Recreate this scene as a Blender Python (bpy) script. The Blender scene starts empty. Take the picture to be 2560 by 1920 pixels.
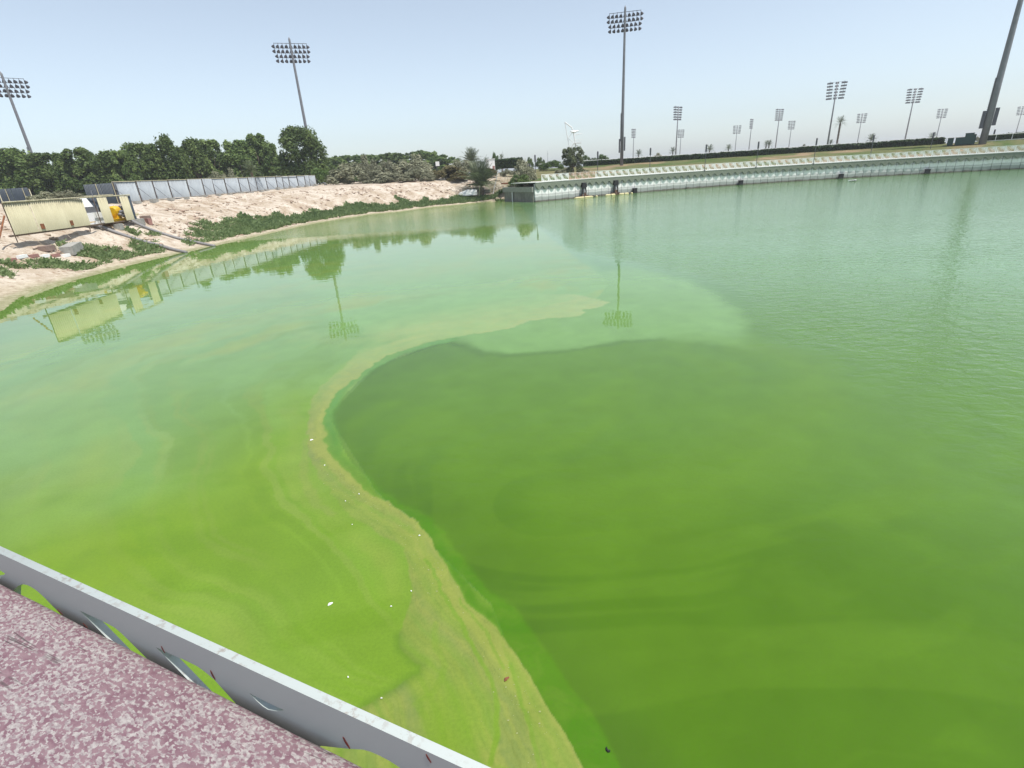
import bpy, bmesh, math, random
import numpy as np
from mathutils import Vector, Matrix

# ------------------------------------------------------------------ camera, light, exposure
scene = bpy.context.scene
COL = scene.collection
R = math.radians
CAM_Z = 4.6

cam_data = bpy.data.cameras.new("camera")
cam = bpy.data.objects.new("camera", cam_data)
COL.objects.link(cam)
_p, _r = R(22.4), R(-3.5)
fw = Vector((0, math.cos(_p), -math.sin(_p)))
up0 = Vector((0, math.sin(_p), math.cos(_p)))
rt0 = Vector((1, 0, 0))
rt = math.cos(_r) * rt0 + math.sin(_r) * up0
up = -math.sin(_r) * rt0 + math.cos(_r) * up0
M = Matrix((rt, up, -fw)).transposed().to_4x4()
M.translation = Vector((0, 0, CAM_Z))
cam.matrix_world = M
cam_data.sensor_fit = 'HORIZONTAL'
cam_data.sensor_width = 36.0
cam_data.lens = 36.0 * 1275.0 / 2560.0
cam_data.clip_start = 0.02
cam_data.clip_end = 9000
scene.camera = cam

SUN_EL = R(66)
SUN_H = Vector((0.84, -0.543, 0)).normalized()
sun_dir = SUN_H * math.cos(SUN_EL) + Vector((0, 0, math.sin(SUN_EL)))

world = bpy.data.worlds.new("World")
scene.world = world
world.use_nodes = True
wn = world.node_tree
wn.nodes.clear()
sky = wn.nodes.new('ShaderNodeTexSky')
sky.sky_type = 'NISHITA'
sky.sun_disc = False
sky.sun_elevation = SUN_EL
sky.sun_rotation = math.atan2(SUN_H.x, SUN_H.y)
sky.altitude = 0
sky.air_density = 1.0
sky.dust_density = 1.0
sky.ozone_density = 1.0
hs = wn.nodes.new('ShaderNodeHueSaturation')
hs.inputs['Saturation'].default_value = 0.52
hs.inputs['Value'].default_value = 1.0
bgn = wn.nodes.new('ShaderNodeBackground')
bgn.inputs['Strength'].default_value = 0.15
wo = wn.nodes.new('ShaderNodeOutputWorld')
wn.links.new(sky.outputs[0], hs.inputs['Color'])
wb = wn.nodes.new('ShaderNodeMix'); wb.data_type = 'RGBA'; wb.blend_type = 'MULTIPLY'
wb.inputs[0].default_value = 1.0
wb.inputs[7].default_value = (0.925, 0.985, 1.02, 1)      # white balance of the whole sky
wn.links.new(hs.outputs[0], wb.inputs[6])
wn.links.new(wb.outputs[2], bgn.inputs[0])
wn.links.new(bgn.outputs[0], wo.inputs[0])

sd = bpy.data.lights.new("sun", 'SUN')
sd.energy = 4.55
sd.angle = R(0.6)
sd.color = (1.0, 0.96, 0.90)
sun = bpy.data.objects.new("sun", sd)
COL.objects.link(sun)
sun.rotation_euler = (-sun_dir).to_track_quat('-Z', 'Y').to_euler()
sun.location = (0, 0, 60)

scene.view_settings.view_transform = 'Standard'
scene.view_settings.look = 'None'
scene.view_settings.gamma = 1.0
scene.view_settings.use_curve_mapping = False
scene.view_settings.exposure = 0.25

rng = random.Random(7)
nrng = np.random.default_rng(11)
SCUM_EDGE = [(3.81,18.53),(3.27,17.93),(2.69,17.61),(2.45,16.89),(1.26,16.81),(0.542,16.56),(0.0726,15.94),(-0.67,15.52),(-1.75,15.31),(-2.62,14.79),(-3.32,14.03),(-3.8,13.18),(-4,12.26),(-4.12,11.44),(-4.16,11.2),(-4.16,10.63),(-4.01,9.855),(-3.8,9.057),(-3.58,8.534),(-3.32,8.121),(-3.1,7.809),(-2.74,7.375),(-2.32,6.936),(-1.97,6.622),(-1.59,6.237),(-1.34,5.93),(-1.18,5.587),(-1.01,5.211),(-0.793,4.776),(-0.654,4.523),(-0.449,4.327),(-0.252,4.059),(-0.109,3.802),(0.0342,3.454),(0.0826,3.321),(0.175,3.134),(0.285,2.96),(0.33,2.823),(0.373,2.696),(0.456,2.429),(0.533,2.191)]
SCUM_TOP = [(-5.71,19.5),(-4.43,19.89),(-2.66,20.45),(-0.788,21.11),(1.12,20.88),(2.9,19.93)]
SCUM_INNER = [(-4.35,14.67),(-4.7,12.61),(-4.73,10.94),(-4.4,9.909),(-3.89,8.377),(-3.33,7.392),(-2.85,6.753),(-2.39,6.23),(-1.93,5.872),(-1.59,5.591),(-1.48,5.215),(-1.36,4.848),(-1.36,4.501),(-1.4,4.143),(-1.36,3.963),(-1.21,3.826),(-1.09,3.753),(-1.09,3.672),(-1.22,3.584),(-1.41,3.457),(-1.56,3.366),(-1.72,3.278),(-2.09,3.141),(-2.5,2.765)]
GREEN_EDGE = [(-1.65,14.96),(-2.45,14.53),(-3.15,13.86),(-3.53,13.13),(-3.85,12.32),(-3.99,11.59),(-3.94,10.47),(-3.68,9.421),(-3.37,8.725),(-3.12,8.169),(-2.77,7.705),(-2.3,7.127),(-1.88,6.653),(-1.36,6.253),(-1.07,5.87),(-0.895,5.497),(-0.666,5.117),(-0.434,4.746),(-0.151,4.483),(-0.0383,4.302),(0.0345,4.154),(0.195,3.833),(0.406,3.384),(0.551,3.178),(0.619,2.974),(0.69,2.709),(0.784,2.358),(0.871,2.126)]
STREAK_A = [(-1.26,5.315),(-1,4.805),(-0.761,4.334),(-0.582,3.997),(-0.451,3.742),(-0.375,3.528),(-0.342,3.277),(-0.329,3.007),(-0.375,2.77)]
STREAK_B = [(-0.766,4.598),(-0.59,4.349),(-0.427,4.135),(-0.333,3.904),(-0.247,3.668)]
STREAK_C = [(-0.174,3.709),(-0.14,3.487),(-0.113,3.262),(-0.0329,3.013),(0.0131,2.748),(0.0287,2.595)]
STREAK_D = [(-3.56,8.108),(-3.09,7.402),(-2.48,6.716),(-2.02,6.318),(-1.76,6.197),(-1.51,5.902)]
STREAK_E = [(-4.13,8.933),(-3.81,7.999),(-3.48,7.207),(-3.17,6.713),(-2.84,6.447)]
STREAK_F = [(-1.01,4.27),(-0.954,3.953),(-0.829,3.754),(-0.903,3.495),(-1.1,3.344),(-1,3.222)]
LENS = [(-1.75,15.31),(-0.67,15.52),(0.0726,15.94),(0.542,16.56),(1.26,16.81),(2.45,16.89),(2.69,17.61),(3.81,18.53),(3.58,21.12),(4.54,24.55),(6.13,25.34),(6.92,23.73),(7.63,21.48),(7.73,18.59),(7.63,16.71),(7.23,14.94),(6.27,12.68),(5.37,13.35),(4.35,13.93),(3.35,13.91),(2.3,13.6),(1.29,13.37),(0.0182,13.37),(-0.765,13.59),(-1.22,14.29)]
LENS_SHADE = [(4.34,13.9),(3.33,13.83),(2.29,13.53),(1.29,13.3),(0.0161,13.27),(-0.761,13.48),(-1.27,14.19),(-1.97,14.7),(-2.44,14.41),(-3.13,13.72),(-3.51,13),(-3.81,12.17)]
CALM_EDGE = [(2.86,51.16),(3.89,31.63),(6.13,25.34),(6.92,23.73),(7.63,21.48),(7.73,18.59),(7.63,16.71),(7.23,14.94),(6.3,12.68),(7.23,11.83)]
YELLOW = [(-4.97,11.55),(-5.17,9.602),(-5.82,8.55),(-5.59,7.374),(-6.12,6.458),(-7.65,6.604),(-10.67,6.764),(-8.35,3.26),(-3.21,1.922),(-1.25,1.833),(-1.07,3.591),(-1.38,4.085),(-1.65,5.581),(-2.43,6.262),(-3.34,7.429),(-4.38,9.849)]
PALE_STREAK = [(-14.32,11.43),(-12.94,12.04),(-11.74,12.77),(-11.6,14.53),(-10.3,17.04),(-9.07,19.88),(-7.21,21.36),(-4.47,21.22)]
PALE_LOOP = [(-7.21,21.36),(-8.17,20.3),(-8.01,18.46),(-7.21,17),(-5.64,15.69),(-4.72,15.58)]
FAINT_SWIRL = [(6.3,12.68),(7.15,11.7),(6.67,10.57),(4.91,7.951),(3.8,7.152),(2.2,6.428),(0.902,6.318)]
DEBRIS = [(-2.31,4.65,'w',0.20),(-1.57,4.56,'w',0.12),(-1.37,4.78,'w',0.13),(-1.42,5.81,'w',0.14),(-2.55,6.93,'w',0.13),(-2.72,6.76,'w',0.13),(-3.41,7.90,'w',0.14),(-3.98,8.90,'w',0.20),(-1.83,3.67,'w',0.12),(-1.44,3.42,'w',0.10),(-0.23,3.54,'b',0.20),(0.63,2.83,'d',0.14),(-2.45,6.15,'w',0.10)]
SHORE = [(-23.71,23.93),(-25.93,27.38),(-26.8,30.1),(-26.93,32.23),(-26.96,35.24),(-27.34,39.41),(-27.01,44.76),(-26.21,53.14),(-24.65,70.34),(-19.96,82.94),(-16,85.26),(-12.22,92.4),(-7.64,95.99),(-2.59,99.72),(1.5,101.3)]
FICUS = [(-102.1, 120.6, 14.9, 6.3), (-97.1, 120.9, 14.0, 4.7), (-93.3, 121.3, 14.5, 3.7), (-89.7, 121.4, 14.4, 5.2), (-87.3, 122.0, 12.8, 2.7), (-83.6, 122.1, 15.2, 4.9), (-80.8, 121.6, 14.8, 3.7), (-79.5, 124.9, 15.8, 3.8), (-76.1, 124.6, 15.2, 4.0), (-72.5, 125.6, 16.1, 4.8), (-69.8, 130.5, 16.5, 4.5), (-67.8, 133.8, 15.8, 5.2), (-62.7, 136.3, 16.9, 5.8), (-59.5, 139.9, 17.2, 5.4)]
FICUS2 = [(-56.0, 139.1, 15.6, 4.5), (-44.0, 129.7, 17.7, 11.2)]
FARROW = [(-54.2, 182.1, 13.3, 4.9), (-52.4, 187.8, 13.7, 5.0), (-50.1, 193.6, 14.0, 5.2), (-48.0, 199.3, 14.3, 5.3), (-43.3, 195.3, 13.7, 5.2), (-41.0, 200.9, 14.4, 5.8), (-38.6, 206.4, 14.2, 5.5), (-35.0, 207.1, 14.6, 6.0), (-29.9, 202.8, 14.7, 6.3), (-25.6, 198.4, 13.9, 5.3), (-20.6, 188.9, 12.2, 5.1), (-16.8, 184.2, 11.1, 5.0)]
SHRUB = [(-30.8, 113.9, 8.6, 6.8), (-28.3, 120.7, 10.1, 4.2), (-24.1, 118.6, 8.9, 4.4), (-18.6, 120.6, 9.6, 7.0), (-24.3, 112.4, 6.6, 7.0), (-16.1, 112.9, 6.8, 5.4), (-10.8, 113.5, 6.6, 7.1), (-38.8, 122.0, 8.4, 4.8), (-8.1, 117.7, 7.9, 6.3), (-3.3, 116.0, 5.9, 4.8), (-20.7, 110.1, 5.4, 5.5)]
SHRUB_NEAR = [(-52.2, 63.3, 5.9, 2.2), (-49.4, 63.0, 5.9, 2.5)]
SHRUB_MID = [(-41.9, 81.9, 7.6, 3.4), (-40.5, 83.7, 8.0, 2.2)]
RIGHTVEG = [(4.5, 100.9, 7.5, 3.6), (3.7, 96.9, 4.6, 3.4), (15.0, 112.0, 8.7, 3.8), (13.0, 137.4, 7.6, 4.7), (14.0, 117.2, 5.3, 3.2), (25.8, 163.0, 8.7, 3.0), (30.1, 162.2, 8.6, 3.4), (27.8, 162.6, 7.8, 1.9), (9.3, 164.7, 8.9, 1.9), (12.0, 159.5, 8.8, 2.5), (-1.3, 165.0, 11.1, 2.9), (2.0, 118.0, 5.7, 2.8), (17.7, 116.7, 4.7, 2.2)]
PALMS = [(-7.0, 144.8, 10.7, 4.2), (-3.5, 102.9, 7.4, 5.1), (1.0, 170.0, 9.8, 2.3)]
FARPALM3 = [(63.7, 252.1, 10.5, 3.1), (80.9, 257.6, 10.9, 2.9), (92.5, 243.0, 10.5, 3.3), (103.4, 249.4, 10.4, 2.9), (112.9, 234.2, 10.8, 1.9)]
FARPALM4 = [(113.9, 233.7, 10.7, 2.7), (119.8, 196.3, 15.7, 3.8), (131.0, 195.1, 9.5, 3.0), (138.6, 177.2, 8.3, 2.8), (133.6, 223.1, 9.4, 1.9)]
FARBUSH3 = [(68.7, 240.4, 9.8, 4.2)]
FARBUSH4 = [(125.9, 227.5, 9.2, 3.8), (163.0, 215.2, 8.2, 4.0), (135.9, 221.7, 8.6, 4.2), (150.2, 174.2, 7.3, 2.2)]
SMALLPALM = [(-38.9, 87.8, 8.5, 2.7)]
MAST_NEAR = [(-108.9, 133.4, 28.9), (-45.9, 138.6, 33.2), (30.8, 138.6, 35.3)]
MAST_RIGHT = (96.9,110.5,35.3)
MAST_FAR = [(156.2, 263.2, 34.0), (227.8, 310.7, 34.0), (105.2, 329.2, 34.0), (120.9, 498.2, 34.0), (179.9, 550.0, 34.0), (230.4, 540.0, 34.0), (210.3, 465.6, 34.0), (193.3, 387.0, 34.0), (272.6, 520.6, 34.0), (311.7, 481.5, 34.0), (382.1, 483.7, 34.0), (481.1, 515.5, 34.0)]
LAMP_POSTS = [(6.7, 101.4), (18.5, 103.4), (27.9, 101.9), (38.1, 101.8), (48.6, 103.8), (59.7, 104.2), (72.9, 107.9), (88.7, 113.2), (106.8, 119.5)]
HEDGE_A = [(22.7, 148.3), (36.9, 145.4), (48.1, 142.1), (57.5, 138.5), (65.7, 134.9), (72.5, 131.3), (78.4, 127.9), (85.7, 123.1), (93.8, 117.0)]
HEDGE_B = [(100.9, 113.7), (103.1, 111.7), (105.7, 109.3), (108.4, 106.5)]
BINS = [(93.0, 113.8, 1.4, 1.46), (94.2, 112.9, 2.13, 1.46), (95.2, 112.0, 2.0, 2.2), (95.8, 111.5, 0.8, 1.93)]
CREAM = [(-31.5, 35.0, 2.75), (-33.2, 42.9, 2.8), (-32.6, 43.9, 2.85), (-32.8, 45.4, 2.84), (-33.2, 48.0, 2.83), (-31.6, 47.2, 2.87)]

# ------------------------------------------------------------------ helpers
def tag(o, label=None, cat=None, group=None, kind=None):
    if label: o['label'] = label
    if cat: o['category'] = cat
    if group: o['group'] = group
    if kind: o['kind'] = kind
    return o

def empty(name, loc=(0, 0, 0), rz=0.0, label=None, cat=None, group=None):
    o = bpy.data.objects.new(name, None)
    o.location = loc
    o.rotation_euler = (0, 0, rz)
    o.empty_display_size = 0.2
    COL.objects.link(o)
    return tag(o, label, cat, group)

def link(name, me, parent=None, m=None):
    o = bpy.data.objects.new(name, me)
    COL.objects.link(o)
    if parent: o.parent = parent
    if m and not me.materials: me.materials.append(m)
    return o

def children(o):
    return [c for c in bpy.data.objects if c.parent == o]

def copy_tree(root, kids, loc, rz=0.0, scale=None, label=None, group=None):
    """copy a thing and its parts (kids = list of parts, or (part, [sub-parts]))"""
    r = root.copy(); COL.objects.link(r)
    r.location = loc; r.rotation_euler = (0, 0, rz)
    if scale is not None: r.scale = scale
    if label: r['label'] = label
    if group: r['group'] = group
    for k in kids:
        subs = []
        if isinstance(k, tuple): k, subs = k
        c = k.copy(); COL.objects.link(c); c.parent = r
        for s in subs:
            d = s.copy(); COL.objects.link(d); d.parent = c
    return r

class MB:
    def __init__(self):
        self.v = []; self.f = []
    def add(self, vs, fs):
        b = len(self.v)
        self.v += [tuple(x) for x in vs]
        self.f += [tuple(i + b for i in f) for f in fs]
    def box(self, c, s, rz=0.0, top=1.0):
        hx, hy, hz = s[0] / 2, s[1] / 2, s[2] / 2
        ca, sa = math.cos(rz), math.sin(rz)
        vs = []
        for z, k in ((-hz, 1.0), (hz, top)):
            for x, y in ((-hx, -hy), (hx, -hy), (hx, hy), (-hx, hy)):
                x *= k; y *= k
                vs.append((c[0] + x * ca - y * sa, c[1] + x * sa + y * ca, c[2] + z))
        self.add(vs, [(3, 2, 1, 0), (4, 5, 6, 7), (0, 1, 5, 4), (1, 2, 6, 5), (2, 3, 7, 6), (3, 0, 4, 7)])
    def tube(self, pts, radii, n=8, cap=True):
        pts = [Vector(p) for p in pts]
        if not isinstance(radii, (list, tuple)): radii = [radii] * len(pts)
        rings = []
        for i, p in enumerate(pts):
            d = (pts[min(i + 1, len(pts) - 1)] - pts[max(i - 1, 0)])
            d = d.normalized() if d.length > 1e-9 else Vector((0, 0, 1))
            a = d.cross(Vector((0, 0, 1)))
            if a.length < 1e-3: a = d.cross(Vector((1, 0, 0)))
            a.normalize(); b = d.cross(a)
            rings.append([p + (a * math.cos(2 * math.pi * k / n) + b * math.sin(2 * math.pi * k / n)) * radii[i] for k in range(n)])
        vs = [v for r in rings for v in r]
        fs = []
        for i in range(len(pts) - 1):
            for k in range(n):
                k2 = (k + 1) % n
                fs.append((i * n + k, i * n + k2, (i + 1) * n + k2, (i + 1) * n + k))
        if cap:
            fs.append(tuple(range(n - 1, -1, -1)))
            fs.append(tuple((len(pts) - 1) * n + k for k in range(n)))
        self.add(vs, fs)
    def quad(self, a, b, c, d):
        self.add([a, b, c, d], [(0, 1, 2, 3)])
    def prism(self, poly, axis_u, axis_v, axis_w, o, depth):
        """polygon in (u,v) extruded along w by depth"""
        n = len(poly)
        U, V, Wv, O = Vector(axis_u), Vector(axis_v), Vector(axis_w), Vector(o)
        a = [O + U * p[0] + V * p[1] for p in poly]
        b = [x + Wv * depth for x in a]
        fs = [tuple(range(n - 1, -1, -1)), tuple(range(n, 2 * n))]
        fs += [(i, (i + 1) % n, n + (i + 1) % n, n + i) for i in range(n)]
        self.add(a + b, fs)
    def mesh(self, name, m=None, smooth=False):
        me = bpy.data.meshes.new(name)
        me.from_pydata(self.v, [], self.f)
        bm = bmesh.new(); bm.from_mesh(me)
        bmesh.ops.recalc_face_normals(bm, faces=bm.faces)
        bm.to_mesh(me); bm.free()
        if smooth:
            me.polygons.foreach_set('use_smooth', [True] * len(me.polygons))
        if m: me.materials.append(m)
        return me
    def build(self, name, m=None, parent=None, smooth=False):
        return link(name, self.mesh(name, m, smooth), parent)

def np_mesh(name, V, F, m=None, smooth=False, attrs=None):
    """fast quad mesh from numpy arrays; attrs = {name: (type, array)} on points"""
    me = bpy.data.meshes.new(name)
    nv, nf, k = len(V), len(F), F.shape[1]
    me.vertices.add(nv); me.vertices.foreach_set('co', np.ascontiguousarray(V, dtype=np.float32).ravel())
    me.loops.add(nf * k); me.loops.foreach_set('vertex_index', np.ascontiguousarray(F, dtype=np.int32).ravel())
    me.polygons.add(nf)
    me.polygons.foreach_set('loop_start', np.arange(0, nf * k, k, dtype=np.int32))
    if smooth: me.polygons.foreach_set('use_smooth', np.ones(nf, dtype=bool))
    for n, (t, a) in (attrs or {}).items():
        at = me.attributes.new(n, t, 'POINT')
        key = {'FLOAT': 'value', 'FLOAT_COLOR': 'color', 'FLOAT_VECTOR': 'vector'}[t]
        at.data.foreach_set(key, np.ascontiguousarray(a, dtype=np.float32).ravel())
    me.update(); me.validate()
    if m: me.materials.append(m)
    return me

# value noise in numpy
def vnoise(x, y, seed=0):
    xi, yi = np.floor(x).astype(np.int64), np.floor(y).astype(np.int64)
    xf, yf = x - xi, y - yi
    def h(a, b):
        n = (a * 374761393 + b * 668265263 + seed * 1442695041) & 0xffffffff
        n = ((n ^ (n >> 13)) * 1274126177) & 0xffffffff
        return ((n ^ (n >> 16)) & 0xffff) / 65535.0
    u, v = xf * xf * (3 - 2 * xf), yf * yf * (3 - 2 * yf)
    return (h(xi, yi) * (1 - u) + h(xi + 1, yi) * u) * (1 - v) + (h(xi, yi + 1) * (1 - u) + h(xi + 1, yi + 1) * u) * v
def fbm(x, y, seed=0, oct=4):
    s, a, t = 0, 1.0, 0
    for i in range(oct):
        s = s + a * vnoise(x * 2 ** i, y * 2 ** i, seed + i * 17); t += a; a *= 0.5
    return s / t
def sstep(a, b, x):
    t = np.clip((x - a) / (b - a), 0, 1); return t * t * (3 - 2 * t)
def seg_dist(px, py, pts, closed=False):
    best = np.full(px.shape, 1e18)
    n = len(pts)
    for i in range(n if closed else n - 1):
        x0, y0 = pts[i]; x1, y1 = pts[(i + 1) % n]
        dx, dy = x1 - x0, y1 - y0
        L = dx * dx + dy * dy + 1e-12
        t = np.clip(((px - x0) * dx + (py - y0) * dy) / L, 0, 1)
        d = (px - x0 - t * dx) ** 2 + (py - y0 - t * dy) ** 2
        np.minimum(best, d, out=best)
    return np.sqrt(best)
def inside(px, py, pts):
    r = np.zeros(px.shape, dtype=bool); n = len(pts)
    for i in range(n):
        x0, y0 = pts[i]; x1, y1 = pts[(i + 1) % n]
        if y0 == y1: continue
        c = ((y0 > py) != (y1 > py)) & (px < (x1 - x0) * (py - y0) / (y1 - y0) + x0)
        r ^= c
    return r
def sdist(px, py, pts):
    d = seg_dist(px, py, pts, True)
    return np.where(inside(px, py, pts), -d, d)

# ------------------------------------------------------------------ materials
def new_mat(name):
    m = bpy.data.materials.new(name); m.use_nodes = True
    nt = m.node_tree; nt.nodes.clear()
    out = nt.nodes.new('ShaderNodeOutputMaterial')
    b = nt.nodes.new('ShaderNodeBsdfPrincipled')
    nt.links.new(b.outputs[0], out.inputs[0])
    return m, nt, b, out
def N(nt, t, **k):
    n = nt.nodes.new(t)
    for a, v in k.items():
        if a in n.inputs: n.inputs[a].default_value = v
        else: setattr(n, a, v)
    return n
def mixc(nt, fac, a, b, mode='MIX'):
    n = nt.nodes.new('ShaderNodeMix'); n.data_type = 'RGBA'; n.blend_type = mode
    for i, s in ((0, fac), (6, a), (7, b)):
        if isinstance(s, bpy.types.NodeSocket): nt.links.new(s, n.inputs[i])
        elif i == 0: n.inputs[0].default_value = s
        else: n.inputs[i].default_value = (*s, 1) if len(s) == 3 else s
    return n.outputs[2]
def ramp(nt, src, stops):
    n = nt.nodes.new('ShaderNodeValToRGB')
    cr = n.color_ramp
    while len(cr.elements) < len(stops): cr.elements.new(0.5)
    for e, (p, c) in zip(cr.elements, stops):
        e.position = p
        e.color = (c, c, c, 1) if isinstance(c, (int, float)) else (*c, 1)
    nt.links.new(src, n.inputs[0])
    return n.outputs[0]
def coord(nt, scale=(1, 1, 1), kind='Object', rot=(0, 0, 0)):
    tc = nt.nodes.new('ShaderNodeTexCoord'); mp = nt.nodes.new('ShaderNodeMapping')
    mp.inputs['Scale'].default_value = scale; mp.inputs['Rotation'].default_value = rot
    nt.links.new(tc.outputs[kind], mp.inputs[0]); return mp.outputs[0]
def noise(nt, vec, scale=5, detail=4, rough=0.55, dist=0.0):
    n = N(nt, 'ShaderNodeTexNoise', Scale=scale, Detail=detail, Roughness=rough, Distortion=dist)
    nt.links.new(vec, n.inputs['Vector']); return n.outputs['Fac']
def bump(nt, b, h, strength=0.4, dist=0.02):
    n = N(nt, 'ShaderNodeBump', Strength=strength, Distance=dist)
    nt.links.new(h, n.inputs['Height']); nt.links.new(n.outputs[0], b.inputs['Normal'])
def simple(name, c, rough=0.6, var=0.25, scale=3.0, c2=None, metallic=0.0, bmp=0.0, stretch=(1, 1, 1), spec=0.4):
    m, nt, b, out = new_mat(name)
    v = coord(nt, stretch)
    f = noise(nt, v, scale, 5, 0.6)
    c2 = c2 or tuple(x * (1 - var) for x in c)
    fr = ramp(nt, f, [(0.3, 0.0), (0.7, 1.0)])
    col = mixc(nt, fr, c2, c)
    nt.links.new(col, b.inputs['Base Color'])
    b.inputs['Roughness'].default_value = rough
    b.inputs['Metallic'].default_value = metallic
    b.inputs['Specular IOR Level'].default_value = spec
    if bmp: bump(nt, b, f, bmp, 0.02)
    return m

def leaf_mat(name, ca, cb, trans=0.25, rough=0.55):
    m, nt, b, out = new_mat(name)
    a = N(nt, 'ShaderNodeAttribute', attribute_name='tone')
    oi = nt.nodes.new('ShaderNodeObjectInfo')
    col = mixc(nt, a.outputs['Fac'], ca, cb)
    hsv = nt.nodes.new('ShaderNodeHueSaturation')
    mr = N(nt, 'ShaderNodeMapRange'); mr.inputs[3].default_value = 0.78; mr.inputs[4].default_value = 1.2
    nt.links.new(oi.outputs['Random'], mr.inputs[0]); nt.links.new(mr.outputs[0], hsv.inputs['Value'])
    nt.links.new(col, hsv.inputs['Color'])
    nt.links.new(hsv.outputs[0], b.inputs['Base Color'])
    b.inputs['Roughness'].default_value = rough
    b.inputs['Specular IOR Level'].default_value = 0.2
    t = nt.nodes.new('ShaderNodeBsdfTranslucent'); nt.links.new(hsv.outputs[0], t.inputs[0])
    mx = nt.nodes.new('ShaderNodeMixShader'); mx.inputs[0].default_value = trans
    nt.links.new(b.outputs[0], mx.inputs[1]); nt.links.new(t.outputs[0], mx.inputs[2])
    nt.links.new(mx.outputs[0], out.inputs[0])
    return m

M_FICUS = leaf_mat('ficus_leaf', (0.070, 0.118, 0.034), (0.20, 0.27, 0.085), 0.42)
M_OLIVE = leaf_mat('olive_leaf', (0.19, 0.197, 0.125), (0.37, 0.365, 0.25))
M_BROWN = leaf_mat('dry_leaf', (0.10, 0.088, 0.038), (0.20, 0.172, 0.08))
M_BRIGHT = leaf_mat('bright_leaf', (0.065, 0.115, 0.025), (0.140, 0.210, 0.060))
M_HEDGE = leaf_mat('hedge_leaf', (0.020, 0.045, 0.010), (0.060, 0.105, 0.025))
M_PALM = leaf_mat('palm_leaf', (0.075, 0.10, 0.052), (0.17, 0.20, 0.115), 0.2)
M_WEED = leaf_mat('weed_leaf', (0.16, 0.235, 0.092), (0.30, 0.385, 0.18), 0.5)
M_BARK = simple('bark', (0.16, 0.12, 0.09), 0.9, 0.5, 6, bmp=0.6)
M_PALMBARK = simple('palm_bark', (0.17, 0.13, 0.10), 0.9, 0.5, 9, bmp=0.8)
M_MAST = simple('galvanised_steel', (0.20, 0.205, 0.225), 0.55, 0.25, 1.5, metallic=0.2)
M_MASTDARK = simple('mast_dark', (0.10, 0.10, 0.115), 0.6, 0.3, 2)
M_LAMP = simple('lamp_housing', (0.075, 0.072, 0.085), 0.45, 0.3, 4, metallic=0.2)
M_WHITE = simple('white_paint', (0.80, 0.80, 0.78), 0.45, 0.08, 4)
M_GREENBIN = simple('dark_green_paint', (0.010, 0.055, 0.045), 0.5, 0.25, 2)
M_CONC = simple('concrete', (0.36, 0.35, 0.32), 0.85, 0.35, 4, bmp=0.3)
M_CONCDARK = simple('weathered_concrete', (0.27, 0.255, 0.225), 0.9, 0.45, 1.2, bmp=0.4)
M_BROWNSTONE = simple('brown_block', (0.25, 0.18, 0.15), 0.9, 0.35, 5, bmp=0.4)
M_SAGE = simple('sage_fascia', (0.205, 0.225, 0.175), 0.7, 0.16, 0.5, stretch=(1, 1, 0.6))
M_BLACK = simple('black_rubber', (0.015, 0.015, 0.016), 0.7, 0.3, 4)
M_RUST = simple('rust', (0.30, 0.115, 0.05), 0.9, 0.5, 7, c2=(0.12, 0.05, 0.03))
M_YELLOW = simple('yellow_paint', (0.72, 0.44, 0.015), 0.45, 0.2, 5)
M_PALEYEL = simple('pale_yellow_float', (0.60, 0.53, 0.29), 0.55, 0.25, 4)
M_CREAM = None; M_GREYSHEET = None; M_NAVY = None
M_HOSE = simple('grey_hose', (0.24, 0.23, 0.23), 0.6, 0.3, 9)
M_WOODDARK = simple('old_timber', (0.15, 0.105, 0.075), 0.9, 0.4, 8, stretch=(1, 6, 6))
M_REDWHITE_R = simple('red_kerb', (0.34, 0.18, 0.155), 0.8, 0.3, 5)

def sheet_mat(name, c, c2, rust):
    """painted corrugated sheet with vertical streaks of grime along the top"""
    m, nt, b, out = new_mat(name)
    v = coord(nt, (9, 9, 0.5)); f = noise(nt, v, 1.0, 5, 0.65)
    v2 = coord(nt, (1, 1, 0.35)); f2 = noise(nt, v2, 1.3, 4, 0.6)
    col = mixc(nt, ramp(nt, f2, [(0.35, 0.0), (0.65, 1.0)]), c2, c)
    sep = nt.nodes.new('ShaderNodeSeparateXYZ'); nt.links.new(coord(nt), sep.inputs[0])
    mr = N(nt, 'ShaderNodeMapRange'); mr.inputs[1].default_value = 1.2; mr.inputs[2].default_value = 1.95
    nt.links.new(sep.outputs['Z'], mr.inputs[0])
    ml = N(nt, 'ShaderNodeMath', operation='MULTIPLY'); nt.links.new(mr.outputs[0], ml.inputs[0])
    nt.links.new(ramp(nt, f, [(0.45, 0.0), (0.62, 0.8)]), ml.inputs[1])
    col = mixc(nt, ml.outputs[0], col, rust)
    nt.links.new(col, b.inputs['Base Color']); b.inputs['Roughness'].default_value = 0.55
    return m
M_CREAM = sheet_mat('cream_sheet', (0.50, 0.46, 0.315), (0.43, 0.39, 0.26), (0.20, 0.17, 0.11))
M_GREYSHEET = sheet_mat('grey_sheet', (0.36, 0.39, 0.41), (0.27, 0.295, 0.32), (0.13, 0.13, 0.13))
M_NAVY = sheet_mat('navy_sheet', (0.042, 0.055, 0.072), (0.028, 0.038, 0.05), (0.09, 0.105, 0.12))

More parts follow.
